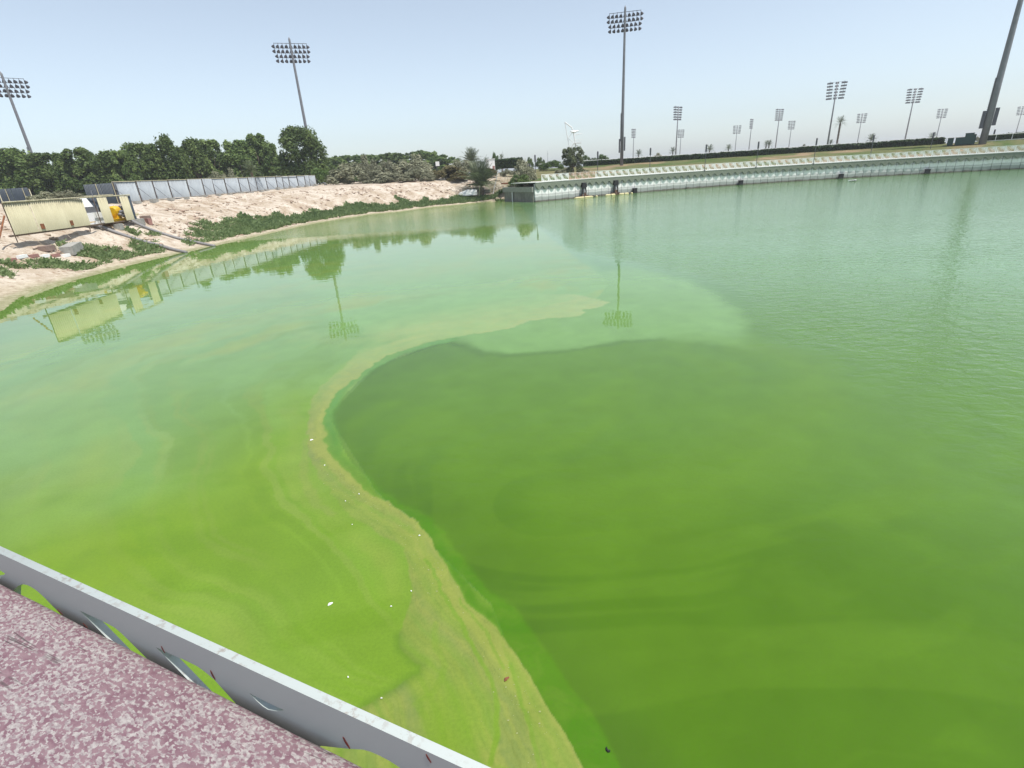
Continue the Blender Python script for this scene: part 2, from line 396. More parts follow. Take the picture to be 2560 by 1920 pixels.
def wall_mat():
    m, nt, b, out = new_mat('seawall_concrete')
    geo = nt.nodes.new('ShaderNodeNewGeometry')
    sep = nt.nodes.new('ShaderNodeSeparateXYZ'); nt.links.new(geo.outputs['Position'], sep.inputs[0])
    mp = N(nt, 'ShaderNodeMapping'); mp.inputs['Scale'].default_value = (0.6, 0.6, 0.5)
    nt.links.new(geo.outputs['Position'], mp.inputs[0])
    f = noise(nt, mp.outputs[0], 1.0, 5, 0.6)
    ad = N(nt, 'ShaderNodeMath', operation='MULTIPLY_ADD'); nt.links.new(f, ad.inputs[0]); ad.inputs[1].default_value = 0.5
    nt.links.new(sep.outputs['Z'], ad.inputs[2])
    mr = N(nt, 'ShaderNodeMapRange'); mr.inputs[1].default_value = 0.2; mr.inputs[2].default_value = 2.7
    nt.links.new(ad.outputs[0], mr.inputs[0])
    # weathering in bands: tide stain, grey lower band, paler upper wall; grey top is the fascia's shade, painted in
    col = ramp(nt, mr.outputs[0], [(0.0, (0.08, 0.06, 0.05)), (0.09, (0.11, 0.09, 0.08)), (0.12, (0.30, 0.31, 0.295)), (0.30, (0.34, 0.355, 0.34)),
                                    (0.36, (0.66, 0.66, 0.64)), (0.46, (0.52, 0.51, 0.50)), (0.53, (0.88, 0.87, 0.85)), (0.72, (0.85, 0.83, 0.81)), (0.80, (0.46, 0.44, 0.455)), (1.0, (0.40, 0.38, 0.395))])
    f2 = noise(nt, mp.outputs[0], 6.0, 4, 0.6)
    col = mixc(nt, ramp(nt, f2, [(0.35, 0.25), (0.6, 0.0)]), col, (0.33, 0.33, 0.31))
    nt.links.new(col, b.inputs['Base Color']); b.inputs['Roughness'].default_value = 0.8
    bump(nt, b, f2, 0.2, 0.02)
    return m
M_WALL = wall_mat()

def tinted_white():
    m, nt, b, out = new_mat('weathered_white_paint')
    v = coord(nt); f = noise(nt, v, 90, 4, 0.7)
    f2 = noise(nt, v, 9, 4, 0.6)
    ml = N(nt, 'ShaderNodeMath', operation='MULTIPLY')
    nt.links.new(ramp(nt, f, [(0.52, 0.0), (0.62, 1.0)]), ml.inputs[0]); nt.links.new(ramp(nt, f2, [(0.4, 0.0), (0.6, 0.8)]), ml.inputs[1])
    geo = nt.nodes.new('ShaderNodeNewGeometry'); sn = nt.nodes.new('ShaderNodeSeparateXYZ'); nt.links.new(geo.outputs['True Normal'], sn.inputs[0])
    m3 = N(nt, 'ShaderNodeMath', operation='MULTIPLY'); nt.links.new(ml.outputs[0], m3.inputs[0]); nt.links.new(ramp(nt, sn.outputs['Z'], [(0.5, 0.0), (0.8, 1.0)]), m3.inputs[1])   # dirt settles on the flat top
    col = mixc(nt, m3.outputs[0], (0.36, 0.395, 0.38), (0.24, 0.21, 0.18))
    nt.links.new(col, b.inputs['Base Color']); b.inputs['Roughness'].default_value = 0.4
    bump(nt, b, f, 0.03, 0.002)
    return m
M_RAIL = tinted_white()

# ------------------------------------------------------------------ lake outline and ground height
_cx, _cy, _cr = 62.21, 10.24, 97.10
def wall_pt(a):              # a = angle on the wall's circle
    return (_cx + _cr * math.cos(a), _cy + _cr * math.sin(a))
A0 = math.atan2(89.2 - _cy, 5.7 - _cx)
BAY = 1.45
DA = BAY / _cr
NB = 82
A1 = A0 - NB * DA
WALL = [wall_pt(A0 - i * DA * 4) for i in range(NB // 4 + 1)]
_we = WALL[-1]
LAKE = ([(-30, -70), (-24, -20), (-21, 0), (-21, 12), (-22.3, 19)] + SHORE[:-1] + [(0.9, 98.6)] + WALL +
        [(_we[0] + 12, _we[1] - 22), (150, 20), (150, -70)])
WALLX = [(0.9, 98.6)] + WALL + [(_we[0] + 12, _we[1] - 22), (150, 20)]
NATX = [(-30, -70), (-24, -20), (-21, 0), (-21, 12), (-22.3, 19)] + SHORE[:-1] + [(0.9, 98.6)]

def ground_height(x, y, rough=True):
    x = np.asarray(x, dtype=float); y = np.asarray(y, dtype=float)
    ins = inside(x, y, LAKE)
    dn = seg_dist(x, y, NATX); dw = seg_dist(x, y, WALLX)
    nat = np.interp(dn, [0, .6, 1.6, 3, 5.5, 6.5, 9, 13, 20, 40, 200, 2000], [0, .10, .28, .75, 2.05, 2.45, 3.0, 3.95, 4.3, 4.7, 5.2, 5.4])
    if rough:
        n = fbm(x * 0.55, y * 0.55, 3, 4) - 0.5; n2 = fbm(x * 1.7, y * 1.7, 9, 3) - 0.5
        nat = nat + (n * 0.5 + n2 * 0.28) * sstep(2, 5, dn) * (1 - 0.85 * sstep(13, 22, dn))
    r = np.hypot(x, y)
    fr = np.clip(dw / (dw + np.maximum(150 - r, 0.01)), 0, 1)
    wl = np.where(dw < 3.0, -1.5, 2.9 + 2.4 * fr ** 0.95) + sstep(60, 400, dw) * 0.2
    w = sstep(-3, 6, x - (y - 98) * 0.02)
    w = np.where(dw + 6 < dn, np.maximum(w, 0.0), w)
    land = nat * (1 - w) + wl * w
    dd = np.minimum(dn, dw)
    bed = -1.3 * sstep(0, 4, dd)
    bed = np.where(dw < dn, -1.5, bed)
    return np.where(ins, bed, land)
def gz(x, y):
    return float(ground_height(np.array([x]), np.array([y]))[0])

def axis(*parts):
    out = []
    for a, b, s in parts: out += list(np.arange(a, b, s))
    return np.array(out + [parts[-1][1]])
gx = axis((-3000, -400, 200), (-400, -100, 20), (-100, -62, 2.5), (-62, 12, .42), (12, 170, 2.0), (170, 600, 25), (600, 3400, 200))
gy = axis((-1500, -100, 200), (-100, 10, 7), (10, 126, .55), (126, 175, 1.6), (175, 700, 25), (700, 3800, 200))
GX, GY = np.meshgrid(gx, gy)
GZ = ground_height(GX.ravel(), GY.ravel()).reshape(GX.shape)
ny, nx = GX.shape
idx = np.arange(nx * ny).reshape(ny, nx)
GF = np.stack([idx[:-1, :-1], idx[:-1, 1:], idx[1:, 1:], idx[1:, :-1]], -1).reshape(-1, 4)
GV = np.stack([GX, GY, GZ], -1).reshape(-1, 3)
_x, _y = GV[:, 0], GV[:, 1]
_dn = seg_dist(_x, _y, NATX); _dw = seg_dist(_x, _y, WALLX)
lawn = sstep(-4, 6, _x) * sstep(-1, 6, _dw - 0) * (_dw < 200)
margin = 1 - sstep(0.5, 2.4, _dn + (fbm(_x * .4, _y * .4, 5) - .5) * 1.6)
damp = (1 - sstep(.15, 1.0, _dn + (fbm(_x * .6, _y * .6, 15) - .5) * .5)) * (_dn < _dw)
zone = np.stack([lawn, margin, damp, np.ones_like(lawn)], -1)

def ground_mat():
    m, nt, b, out = new_mat('ground_soil')
    at = N(nt, 'ShaderNodeAttribute', attribute_name='zone')
    sp = nt.nodes.new('ShaderNodeSeparateColor'); nt.links.new(at.outputs['Color'], sp.inputs[0])
    v = coord(nt)
    f1 = noise(nt, v, 0.45, 6, 0.62, 0.6)
    f2 = noise(nt, v, 2.6, 6, 0.7, 0.3)
    f3 = noise(nt, v, 9.0, 3, 0.6)
    sand = mixc(nt, ramp(nt, f1, [(0.40, 0.0), (0.60, 1.0)]), (0.35, 0.28, 0.205), (0.52, 0.455, 0.375))
    sand = mixc(nt, ramp(nt, f2, [(0.34, 1.0), (0.45, 0.0)]), sand, (0.27, 0.18, 0.12))
    sand = mixc(nt, ramp(nt, f2, [(0.58, 0.0), (0.68, 0.8)]), sand, (0.64, 0.57, 0.50))
    sand = mixc(nt, ramp(nt, f3, [(0.28, 0.7), (0.36, 0.0)]), sand, (0.16, 0.11, 0.08))
    wet = mixc(nt, ramp(nt, f2, [(0.35, 0.0), (0.6, 1.0)]), (0.30, 0.235, 0.17), (0.50, 0.44, 0.33))
    col = mixc(nt, sp.outputs[1], sand, wet)
    dm = N(nt, 'ShaderNodeMath', operation='MULTIPLY'); nt.links.new(sp.outputs[2], dm.inputs[0]); nt.links.new(ramp(nt, f2, [(0.3, .9), (0.65, .45)]), dm.inputs[1])
    col = mixc(nt, dm.outputs[0], col, (0.17, 0.19, 0.075))   # algae-stained waterline
    l1 = noise(nt, v, 0.09, 5, 0.6, 0.5)
    gr = mixc(nt, ramp(nt, f2, [(0.3, 0.0), (0.7, 1.0)]), (0.085, 0.095, 0.035), (0.135, 0.145, 0.055))
    gr = mixc(nt, ramp(nt, l1, [(0.50, 0.0), (0.62, 0.9)]), gr, (0.27, 0.19, 0.12))
    gr = mixc(nt, ramp(nt, l1, [(0.36, 1.0), (0.46, 0.0)]), gr, (0.060, 0.100, 0.022))
    col = mixc(nt, sp.outputs[0], col, gr)
    nt.links.new(col, b.inputs['Base Color']); b.inputs['Roughness'].default_value = 0.95
    b.inputs['Specular IOR Level'].default_value = 0.15
    ad = N(nt, 'ShaderNodeMath', operation='ADD'); nt.links.new(f2, ad.inputs[0]); nt.links.new(f3, ad.inputs[1])
    bump(nt, b, ad.outputs[0], 0.6, 0.15)
    return m
ground = link('ground', np_mesh('ground', GV, GF, ground_mat(), True, {'zone': ('FLOAT_COLOR', zone)}))
tag(ground, 'pale sandy bank rising to a lawn and flat land behind the lake', kind='structure')

# ------------------------------------------------------------------ water with algae
def lin(r, g, b):
    f = lambda c: (c / 255 / 12.92) if c / 255 <= 0.04045 else ((c / 255 + 0.055) / 1.055) ** 2.4
    return np.array([f(r), f(g), f(b)])
az_d = np.radians(np.concatenate([np.arange(-180, -62, 4.0), np.arange(-62, 62.01, .16), np.arange(66, 180, 4.0)]))
rr = np.concatenate([[0.05, .6, 1.1, 1.5], np.exp(np.linspace(math.log(1.75), math.log(24), 400)), np.exp(np.linspace(math.log(24.4), math.log(190), 90)), [230.0]])
WA, WR = np.meshgrid(az_d, rr)
wx, wy = (WR * np.sin(WA)).ravel(), (WR * np.cos(WA)).ravel()
wr = np.hypot(wx, wy)
na, nr = len(az_d), len(rr)
wi = np.arange(na * nr).reshape(nr, na)
WF = np.stack([wi[:-1, :], wi[1:, :], np.roll(wi, -1, 1)[1:, :], np.roll(wi, -1, 1)[:-1, :]], -1).reshape(-1, 4)
# uneven natural edges
qx = wx + (fbm(wx * 1.3, wy * 1.3, 21) - .5) * np.clip(.022 * wr, 0, .5) + (fbm(wx * 4, wy * 4, 22, 5) - .5) * np.clip(.014 * wr, 0, .25) + (fbm(wx * 15, wy * 15, 23, 3) - .5) * np.clip(.006 * wr, 0, .05)
qy = wy + (fbm(wx * 1.3, wy * 1.3, 31) - .5) * np.clip(.022 * wr, 0, .5) + (fbm(wx * 4, wy * 4, 32, 5) - .5) * np.clip(.014 * wr, 0, .25) + (fbm(wx * 15, wy * 15, 33, 3) - .5) * np.clip(.006 * wr, 0, .05)
sx = wx + (fbm(wx * .5, wy * .5, 41) - .5) * np.clip(.16 * wr, 0, 3)
sy = wy + (fbm(wx * .5, wy * .5, 51) - .5) * np.clip(.16 * wr, 0, 3)

GREEN_EDGE_C = [(-1.75, 15.31)] + GREEN_EDGE
scum_poly = SCUM_EDGE + SCUM_INNER[::-1] + SCUM_TOP
d_scum = sdist(qx, qy, scum_poly)
d_edge = seg_dist(qx, qy, SCUM_EDGE)
band_poly = SCUM_EDGE[SCUM_EDGE.index((-1.75, 15.31)):] + GREEN_EDGE[::-1]
d_band = sdist(qx, qy, band_poly)
d_gedge = seg_dist(qx, qy, GREEN_EDGE_C)
# inner thickness of the scum falls away from the sharp outer edge
soft_in = 0.005 * wr + 0.006
lower = sstep(7.5, 5.0, wy)
t_in = np.clip(d_edge / (0.13 * wr + 0.05), 0, 1)
scum = np.clip(1 - d_scum / soft_in, 0, 1) * 0
scum = sstep(soft_in * 0.5, -soft_in * 0.5, d_scum)
inner_fade = 1 - sstep(0.2, 1.0, d_edge / np.maximum(0.105 * wr + 2.2 * sstep(14.5, 17, wy), 0.3)) * (1 - lower)
left_fade = np.where(wy > 9, sstep(-9.0, -4.0, wx + (wy - 16) * -0.1), 1)
# streaks that follow the flow of the edge
flow = np.where(d_scum < 0, d_edge, d_edge)
st = fbm(flow * 9.0 / np.clip(wr * .16, .6, 3), (wx * .25 + wy * .45), 61, 4)
st2 = fbm(flow * 3.2 / np.clip(wr * .16, .6, 3), (wx * .2 + wy * .3), 71, 3)
scum_amt = scum * inner_fade * np.maximum(left_fade, 0) * np.clip(0.68 + 0.6 * (st2 - .5) * 2 + 0.4 * (st - .5) * 2 + .25 * sstep(.25, 0, d_edge / (.05 * wr + .05)), 0.25, 1)
# thin greener window inside the near scum
thin = sstep(.75, .2, np.hypot((wx + .72) / .55, (wy - 3.15) / .75))
scum_amt *= 1 - .6 * thin
def line(pts, w):
    return 1 - sstep(w * .35, w, seg_dist(qx, qy, pts))
streak_dark = np.maximum.reduce([line(STREAK_A, .035), line(STREAK_B, .025) * .8, line(STREAK_C, .03) * .8, line(STREAK_F, .05) * .5, line(STREAK_D, .06) * .5])
strong = sstep(.0, .02, -sdist(qx, qy, STREAK_A + STREAK_C[::-1] + [(-.3, 4.2), (-.62, 4.6), (-.9, 5.0)]))
scum_amt = np.maximum(scum_amt, .9 * strong * scum)
scum_amt = scum_amt * (1 - .8 * streak_dark * scum)
scum_amt = np.maximum(scum_amt, .45 * line(STREAK_E, .09) + 0)
def soft(pts, w): return np.exp(-(seg_dist(qx, qy, pts) / w) ** 2)
pale = np.maximum(soft(PALE_STREAK, .8) * .26, soft(PALE_LOOP, .45) * .24) * (0.4 + .9 * fbm(wx * .5, wy * 1.2, 81))
scum_amt = np.maximum(scum_amt, pale)
band = sstep(.012 * wr, -.012 * wr, d_band)
dark = (1 - sstep(0, .20 * wr + .15, d_gedge)) * (~inside(qx, qy, band_poly)) * (d_scum > 0) * (wx > np.interp(wy, [2, 4.5, 7, 10, 13, 15], [.4, -.4, -2.3, -4, -3.6, -2]) - .1)
dark = dark * sstep(15.3, 13.5, wy)
LENS2 = [(3.9, 31.6), (4.54, 24.55)] + LENS[10:] + [(-1.75, 15.31), (-6, 17), (-8, 22), (-20, 40), (2.5, 42)]
d_lens = sdist(qx, qy, LENS2)
lens = sstep(.022 * wr, -.022 * wr, d_lens) * (1 - .6 * sstep(14.6, 12.4, wy) * sstep(2.5, 6, wx)) * sstep(38, 20, wr) * (.8 + .4 * (fbm(wx * .8, wy * .5, 141) - .2))
lens_shade = (1 - sstep(0, .28, seg_dist(qx, qy, LENS_SHADE))) * (1 - lens) * (1 - band) * (d_scum > 0)
YELLOW2 = YELLOW[:10] + [(.3, 2.4), (-.3, 3.9), (-.8, 4.7), (-1.5, 6.0), (-2.7, 7.3), (-4.0, 9.5)]
yellow = sstep(2.4, -1.4, sdist(sx, sy, YELLOW2))
swirl = 1 - sstep(0, 1.4, seg_dist(sx, sy, FAINT_SWIRL))
right_open = (d_scum > 0) & (wx > np.interp(wy, [2, 4.5, 7, 10, 13, 15, 18, 22, 30, 51], [.4, -.4, -2.3, -4, -3.6, -2, 3, 4.5, 4, 3]))

C_LEFT = np.array([0.135, 0.245, 0.065])      # clear green water on the left
C_YEL = np.array([0.132, 0.225, 0.009])       # dense yellow-green bloom
C_RIGHT = np.array([0.055, 0.127, 0.004])     # deeper green inside the curve
C_FAR = np.array([0.115, 0.240, 0.080])  # paler and bluer with distance: some sky reflection put into the water colour
C_TAN = np.array([0.192, 0.212, 0.048])
C_BAND = np.array([0.052, 0.150, 0.005])
C_DARK = np.array([0.044, 0.098, 0.010])
C_LENS = np.array([0.152, 0.282, 0.078])
def L(a, b, t): return a * (1 - t[:, None]) + b * t[:, None]
ones = np.ones_like(wx)
big = fbm(sx * .16, sy * .16, 91, 4)
streaky = fbm(sx * .9 + sy * .25, sy * 2.6 - sx * .5, 95, 4)
colr = np.tile(C_LEFT, (len(wx), 1))
colr = L(colr, C_YEL, np.clip(yellow * (.75 + .9 * (big - .5)), 0, 1))
colr = L(colr, np.array([0.105, 0.20, 0.010]), .5 * yellow * sstep(.45, .7, streaky))
colr = L(colr, C_RIGHT, right_open * 1.0)
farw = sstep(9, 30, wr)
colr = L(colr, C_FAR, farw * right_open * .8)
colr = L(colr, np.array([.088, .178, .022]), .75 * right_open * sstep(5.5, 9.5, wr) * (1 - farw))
colr = L(colr, np.array([.095, .185, .012]), .45 * swirl * right_open)
colr = L(colr, np.array([.078, .165, .008]), .35 * right_open * sstep(.5, .8, streaky) * (1 - farw))
colr = L(colr, C_DARK, np.clip(dark, 0, 1) * .48)
colr = L(colr, C_LENS, np.clip(lens, 0, 1) * .85)
colr = L(colr, C_DARK, np.clip(lens_shade, 0, 1) * .55)
colr = L(colr, C_BAND * (1 + np.array([.55, .12, 6.0]) * 0), band * .92)
colr = L(colr, np.array([.095, .225, .055]), band * sstep(7, 13, wr) * .8)
ln1 = fbm(flow * 9.0 / np.clip(wr * .16, .6, 3) + 3.0 * fbm(wx * .9, wy * .9, 63) + 1.2 * fbm(wx * 2.5, wy * 2.5, 67), (wx * .5 + wy * .7), 64, 3)
thin_lines = np.exp(-((ln1 - .5) / .022) ** 2) + .7 * np.exp(-((st2 - .42) / .016) ** 2)
olive = np.array([.142, .178, .056])
tan_t = np.clip(.5 + .8 * (st - .5) + 1.5 * (ln1 - .5) + .5 * np.exp(-(d_edge / (.018 * wr + .01)) ** 2), 0, 1)
tcol = olive[None, :] * (1 - tan_t[:, None]) + C_TAN[None, :] * 1.12 * tan_t[:, None]
tcol = tcol * (1 - .16 * np.clip(thin_lines, 0, 1) * sstep(16, 7, wr))[:, None]
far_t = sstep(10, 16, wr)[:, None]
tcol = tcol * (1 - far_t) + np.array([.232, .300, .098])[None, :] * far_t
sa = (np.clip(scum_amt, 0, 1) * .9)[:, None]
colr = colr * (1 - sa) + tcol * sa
seam = np.exp(-(seg_dist(qx, qy, SCUM_INNER[13:]) / .06) ** 2)
colr = L(colr, C_DARK * 1.25, .4 * seam)
along = wx * .22 + wy * .16
fl_w = d_edge + .8 * (fbm(wx * .22, wy * .22, 151) - .5) * np.clip(wr * .25, .6, 4)
fil = fbm(fl_w * 2.6 / np.clip(wr * .16, .5, 3), along, 152, 3)
fil2 = fbm(fl_w * 5.5 / np.clip(wr * .16, .5, 3), along * 1.4, 153, 3)
leftw = (~right_open) & (d_scum > 0)
fil_f = leftw * (.25 + .75 * sstep(0, .06 * wr, d_scum)) * np.exp(-d_edge / (.75 * wr + .6)) * (.35 + .65 * sstep(.4, .62, fbm(wx * .3, wy * .3, 154)))
colr = L(colr, np.array([.188, .248, .040]), np.clip(fil_f * sstep(.48, .64, fil) * .75, 0, 1))
colr = L(colr, np.array([.200, .250, .056]), np.clip(fil_f * sstep(.55, .68, fil2) * .45, 0, 1))
colr = L(colr, np.array([.092, .170, .012]), np.clip(fil_f * sstep(.40, .32, fil) * .45, 0, 1))
rfil = fbm(seg_dist(wx + 1.2 * fbm(wx * .3, wy * .3, 161), wy, FAINT_SWIRL) * 1.5 / np.clip(wr * .13, .5, 3), along, 162, 3)
colr = L(colr, np.array([.088, .176, .010]), np.clip(right_open * sstep(.5, .62, rfil) * .26, 0, 1) * (1 - farw))
colr = L(colr, np.array([.054, .126, .007]), np.clip(right_open * sstep(.44, .34, rfil) * .08, 0, 1) * (1 - farw))
near_shore = 1 - sstep(0, 6, seg_dist(wx, wy, NATX))
colr = L(colr, np.array([.085, .165, .02]), near_shore * .8)
colr = colr * (0.90 + .20 * fbm(wx * 2.2, wy * 2.2, 99, 5))[:, None]
calm_poly = [(-60, 51.2), (2.9, 51.2)] + CALM_EDGE[1:] + [(6.5, 8), (5, 2), (-60, -5)]
ripple = sstep(-.4, 2.2, sdist(qx, qy, calm_poly)) * (0.55 + .45 * sstep(8, 18, wr))
ripple = np.maximum(ripple, .75 * sstep(44, 62, wy) * sstep(-26, -8, wx))
ripple = np.maximum(ripple, .35 * right_open * sstep(12, 5, wr))
ripple *= .7 + .6 * (fbm(wx * .12, wy * .25, 123) - .2)
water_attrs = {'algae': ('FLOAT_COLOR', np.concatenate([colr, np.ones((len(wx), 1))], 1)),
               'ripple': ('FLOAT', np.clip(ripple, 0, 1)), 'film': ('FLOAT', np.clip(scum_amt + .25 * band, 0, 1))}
def water_mat():
    m, nt, b, out = new_mat('algae_water')
    a = N(nt, 'ShaderNodeAttribute', attribute_name='algae')
    r = N(nt, 'ShaderNodeAttribute', attribute_name='ripple')
    fl = N(nt, 'ShaderNodeAttribute', attribute_name='film')
    v = coord(nt)
    g = noise(nt, v, 26, 4, 0.7); g2 = noise(nt, v, 3.5, 5, 0.6, 0.8)
    col = mixc(nt, ramp(nt, g, [(0.35, 0.22), (0.62, 0.0)]), a.outputs['Color'], (0.06, 0.11, 0.012))
    m1 = N(nt, 'ShaderNodeMath', operation='MULTIPLY'); nt.links.new(fl.outputs['Fac'], m1.inputs[0])
    nt.links.new(ramp(nt, g2, [(0.45, 0.0), (0.65, 0.28)]), m1.inputs[1])
    col = mixc(nt, m1.outputs[0], col, (0.26, 0.28, 0.06))
    nt.links.new(col, b.inputs['Base Color'])
    b.inputs['IOR'].default_value = 1.33
    b.inputs['Specular IOR Level'].default_value = 0.5
    ro = N(nt, 'ShaderNodeMath', operation='MULTIPLY_ADD'); nt.links.new(fl.outputs['Fac'], ro.inputs[0]); ro.inputs[1].default_value = 0.06; ro.inputs[2].default_value = 0.006
    ro2 = N(nt, 'ShaderNodeMath', operation='MULTIPLY_ADD'); nt.links.new(r.outputs['Fac'], ro2.inputs[0]); ro2.inputs[1].default_value = 0.05; nt.links.new(ro.outputs[0], ro2.inputs[2])
    nt.links.new(ro2.outputs[0], b.inputs['Roughness'])
    w1 = noise(nt, coord(nt, (1.0, 1.5, 1)), 2.4, 3, 0.55, 0.3)
    w2 = noise(nt, coord(nt, (1.0, 1.3, 1), rot=(0, 0, 0.5)), 0.9, 2, 0.5)
    am = N(nt, 'ShaderNodeMath', operation='MULTIPLY_ADD'); nt.links.new(r.outputs['Fac'], am.inputs[0]); am.inputs[1].default_value = 0.037; am.inputs[2].default_value = 0.0006
    h1 = N(nt, 'ShaderNodeMath', operation='MULTIPLY'); nt.links.new(w1, h1.inputs[0]); nt.links.new(am.outputs[0], h1.inputs[1])
    h2 = N(nt, 'ShaderNodeMath', operation='MULTIPLY_ADD'); nt.links.new(w2, h2.inputs[0]); h2.inputs[1].default_value = 0.0036; nt.links.new(h1.outputs[0], h2.inputs[2])
    bn = N(nt, 'ShaderNodeBump', Strength=1.0, Distance=1.0); nt.links.new(h2.outputs[0], bn.inputs['Height'])
    nt.links.new(bn.outputs[0], b.inputs['Normal'])
    return m
water = link('water', np_mesh('water', np.stack([wx, wy, np.zeros_like(wx)], -1), WF, water_mat(), True, water_attrs))
tag(water, 'bright green algae-covered lake with a tan scum swirl', kind='structure')

# ------------------------------------------------------------------ sea wall and promenade
seawall = empty('seawall', (0, 0, 0), 0, 'long curved pale concrete seawall with scalloped fascia across the lake', 'sea wall')
DECK = 3.05
mb = MB()
mb.box((0, 0.18, DECK / 2 - .55), (BAY - .07, .3, DECK + .6))
panel_me = mb.mesh('wall_panel', M_WALL)
mb = MB()
pts = [(-BAY / 2, DECK - .1), (-BAY / 2, DECK - .7)]
for k in range(0, 13):
    u = -BAY / 2 + BAY * k / 12
    pts.append((u, DECK - .90 + .27 * math.cos(2 * math.pi * k / 12)))
pts.append((BAY / 2, DECK - .1))
pts = [pts[0]] + pts[2:]
mb.prism(pts, (1, 0, 0), (0, 0, 1), (0, 1, 0), (0, -.20, 0), .12)
fascia_me = mb.mesh('fascia_panel', M_SAGE)
# promenade railing panel: frame and wave-cut strips
railing = empty('promenade_railing', (0, 0, 0), 0, 'long white wave-patterned railing along the top of the far seawall', 'railing')
def rail_panel(name, mwhite):
    mb = MB(); h = 1.08; t = .035
    mb.box((-BAY / 2 + .035, 0, h / 2), (.07, t, h)); mb.box((BAY / 2 - .035, 0, h / 2), (.07, t, h))
    mb.box((0, 0, h - .04), (BAY - .14, t, .08)); mb.box((0, 0, .05), (BAY - .14, t, .10))
    for k in range(5):
        z0 = .20 + k * .17
        poly = []; low = []
        for j in range(9):
            u = -BAY / 2 + .07 + (BAY - .14) * j / 8
            z = z0 + .13 * math.sin(j / 8 * 2 * math.pi + 2.2) * (1 if k < 4 else .4)
            th = .035 + .03 * math.sin(j / 8 * math.pi * 2 + k)
            poly.append((u, min(z + th, h - .07))); low.append((u, max(z - th, .09)))
        for j in range(8):
            a, b2, c, d = low[j], low[j + 1], poly[j + 1], poly[j]
            mb.prism([a, b2, c, d], (1, 0, 0), (0, 0, 1), (0, 1, 0), (0, -.012, 0), .024)
    return mb.mesh(name, mwhite)
rail_me = rail_panel('rail_panel', M_WHITE)
rust_white = simple('rust_stained_white', (0.72, 0.70, 0.66), 0.6, 0.2, 2.0, c2=(0.42, 0.19, 0.08))
rail_rust_me = rail_panel('rail_panel_rusty', rust_white)
deck_mb = MB()
for i in range(NB):
    a = A0 - (i + .5) * DA
    x, y = wall_pt(a)
    rz = a - math.pi / 2            # local -y faces the lake
    o = link('wall_panel', panel_me, seawall); o.location = (x, y, 0); o.rotation_euler = (0, 0, rz)
    o = link('fascia_panel', fascia_me, seawall); o.location = (x, y, 0); o.rotation_euler = (0, 0, rz)
    if i >= 1 and i != 0:
        rusty = i in (5, 6, 7, 8)
        o = link('rail_panel', rail_rust_me if rusty else rail_me, railing); o.location = (x, y, DECK + .02); o.rotation_euler = (0, 0, rz)
        if rusty: o['label'] = 'rust-stained railing panel'
def ring_pt(i, off):
    a = A0 - i * DA
    return (_cx + (_cr + off) * math.cos(a), _cy + (_cr + off) * math.sin(a))
# deck slab as one strip, pale edge
mb = MB()
for i in range(NB):
    p0, p1 = ring_pt(i, -.24), ring_pt(i + 1, -.24); q0, q1 = ring_pt(i, 6.5), ring_pt(i + 1, 6.5)
    mb.add([(*p0, DECK - .1), (*p1, DECK - .1), (*q1, DECK - .1), (*q0, DECK - .1), (*p0, DECK), (*p1, DECK), (*q1, DECK), (*q0, DECK)],
           [(0, 3, 2, 1), (4, 5, 6, 7), (0, 1, 5, 4)] + ([(0, 4, 7, 3)] if i == 0 else []))
mb.build('deck_slab', simple('pale_concrete', (0.62, 0.62, 0.58), 0.8, 0.15, 2), seawall)
mb = MB()
for i in range(NB):
    p0, p1 = ring_pt(i, .45), ring_pt(i + 1, .45)
    mb.quad((*p0, -1.5), (*p1, -1.5), (*p1, DECK - .12), (*p0, DECK - .12))
mb.build('backing_wall', M_BLACK, seawall)
# lower abutment at the left end of the wall
ab = empty('concrete_abutment', (0, 0, 0), 0, 'low grey concrete abutment at the left end of the seawall', 'abutment')
pA, pB = Vector((.7, 98.4, 0)), Vector((5.35, 89.35, 0))
d = (pB - pA).normalized(); nn = Vector((d.y, -d.x, 0)); nn = nn if nn.y < 0 else -nn
L_ab = (pB - pA).length
for k in range(3):
    mb = MB()
    u0, u1 = L_ab * k / 3 + .02, L_ab * (k + 1) / 3 - .02
    mb.prism([(u0, -1.2), (u1, -1.2), (u1, 1.55), (u0, 1.55)], d, (0, 0, 1), -nn, pA, 1.0)
    mb.build('wall_panel', M_CONCDARK, ab)
mb = MB(); mb.prism([(-.3, 1.56), (L_ab, 1.56), (L_ab, 2.36), (-.3, 2.36)], d, (0, 0, 1), -nn, pA + nn * .14, 1.2)
mb.build('cap_beam', M_CONC, ab)
mb = MB(); mb.prism([(-.3, 2.2), (L_ab * .75, 2.2), (L_ab * .75, 2.3), (-.3, 2.3)], d, (0, 0, 1), -nn, pA - nn * 1.07, 3.0)
mb.build('top_slab', M_CONC, ab)
mb = MB(); q = pA + d * (L_ab * .33) + nn * .18; mb.tube([(q.x, q.y, -1), (q.x, q.y, 1.6)], .09, 8)
mb.build('gauge_pipe', M_WHITE, ab)

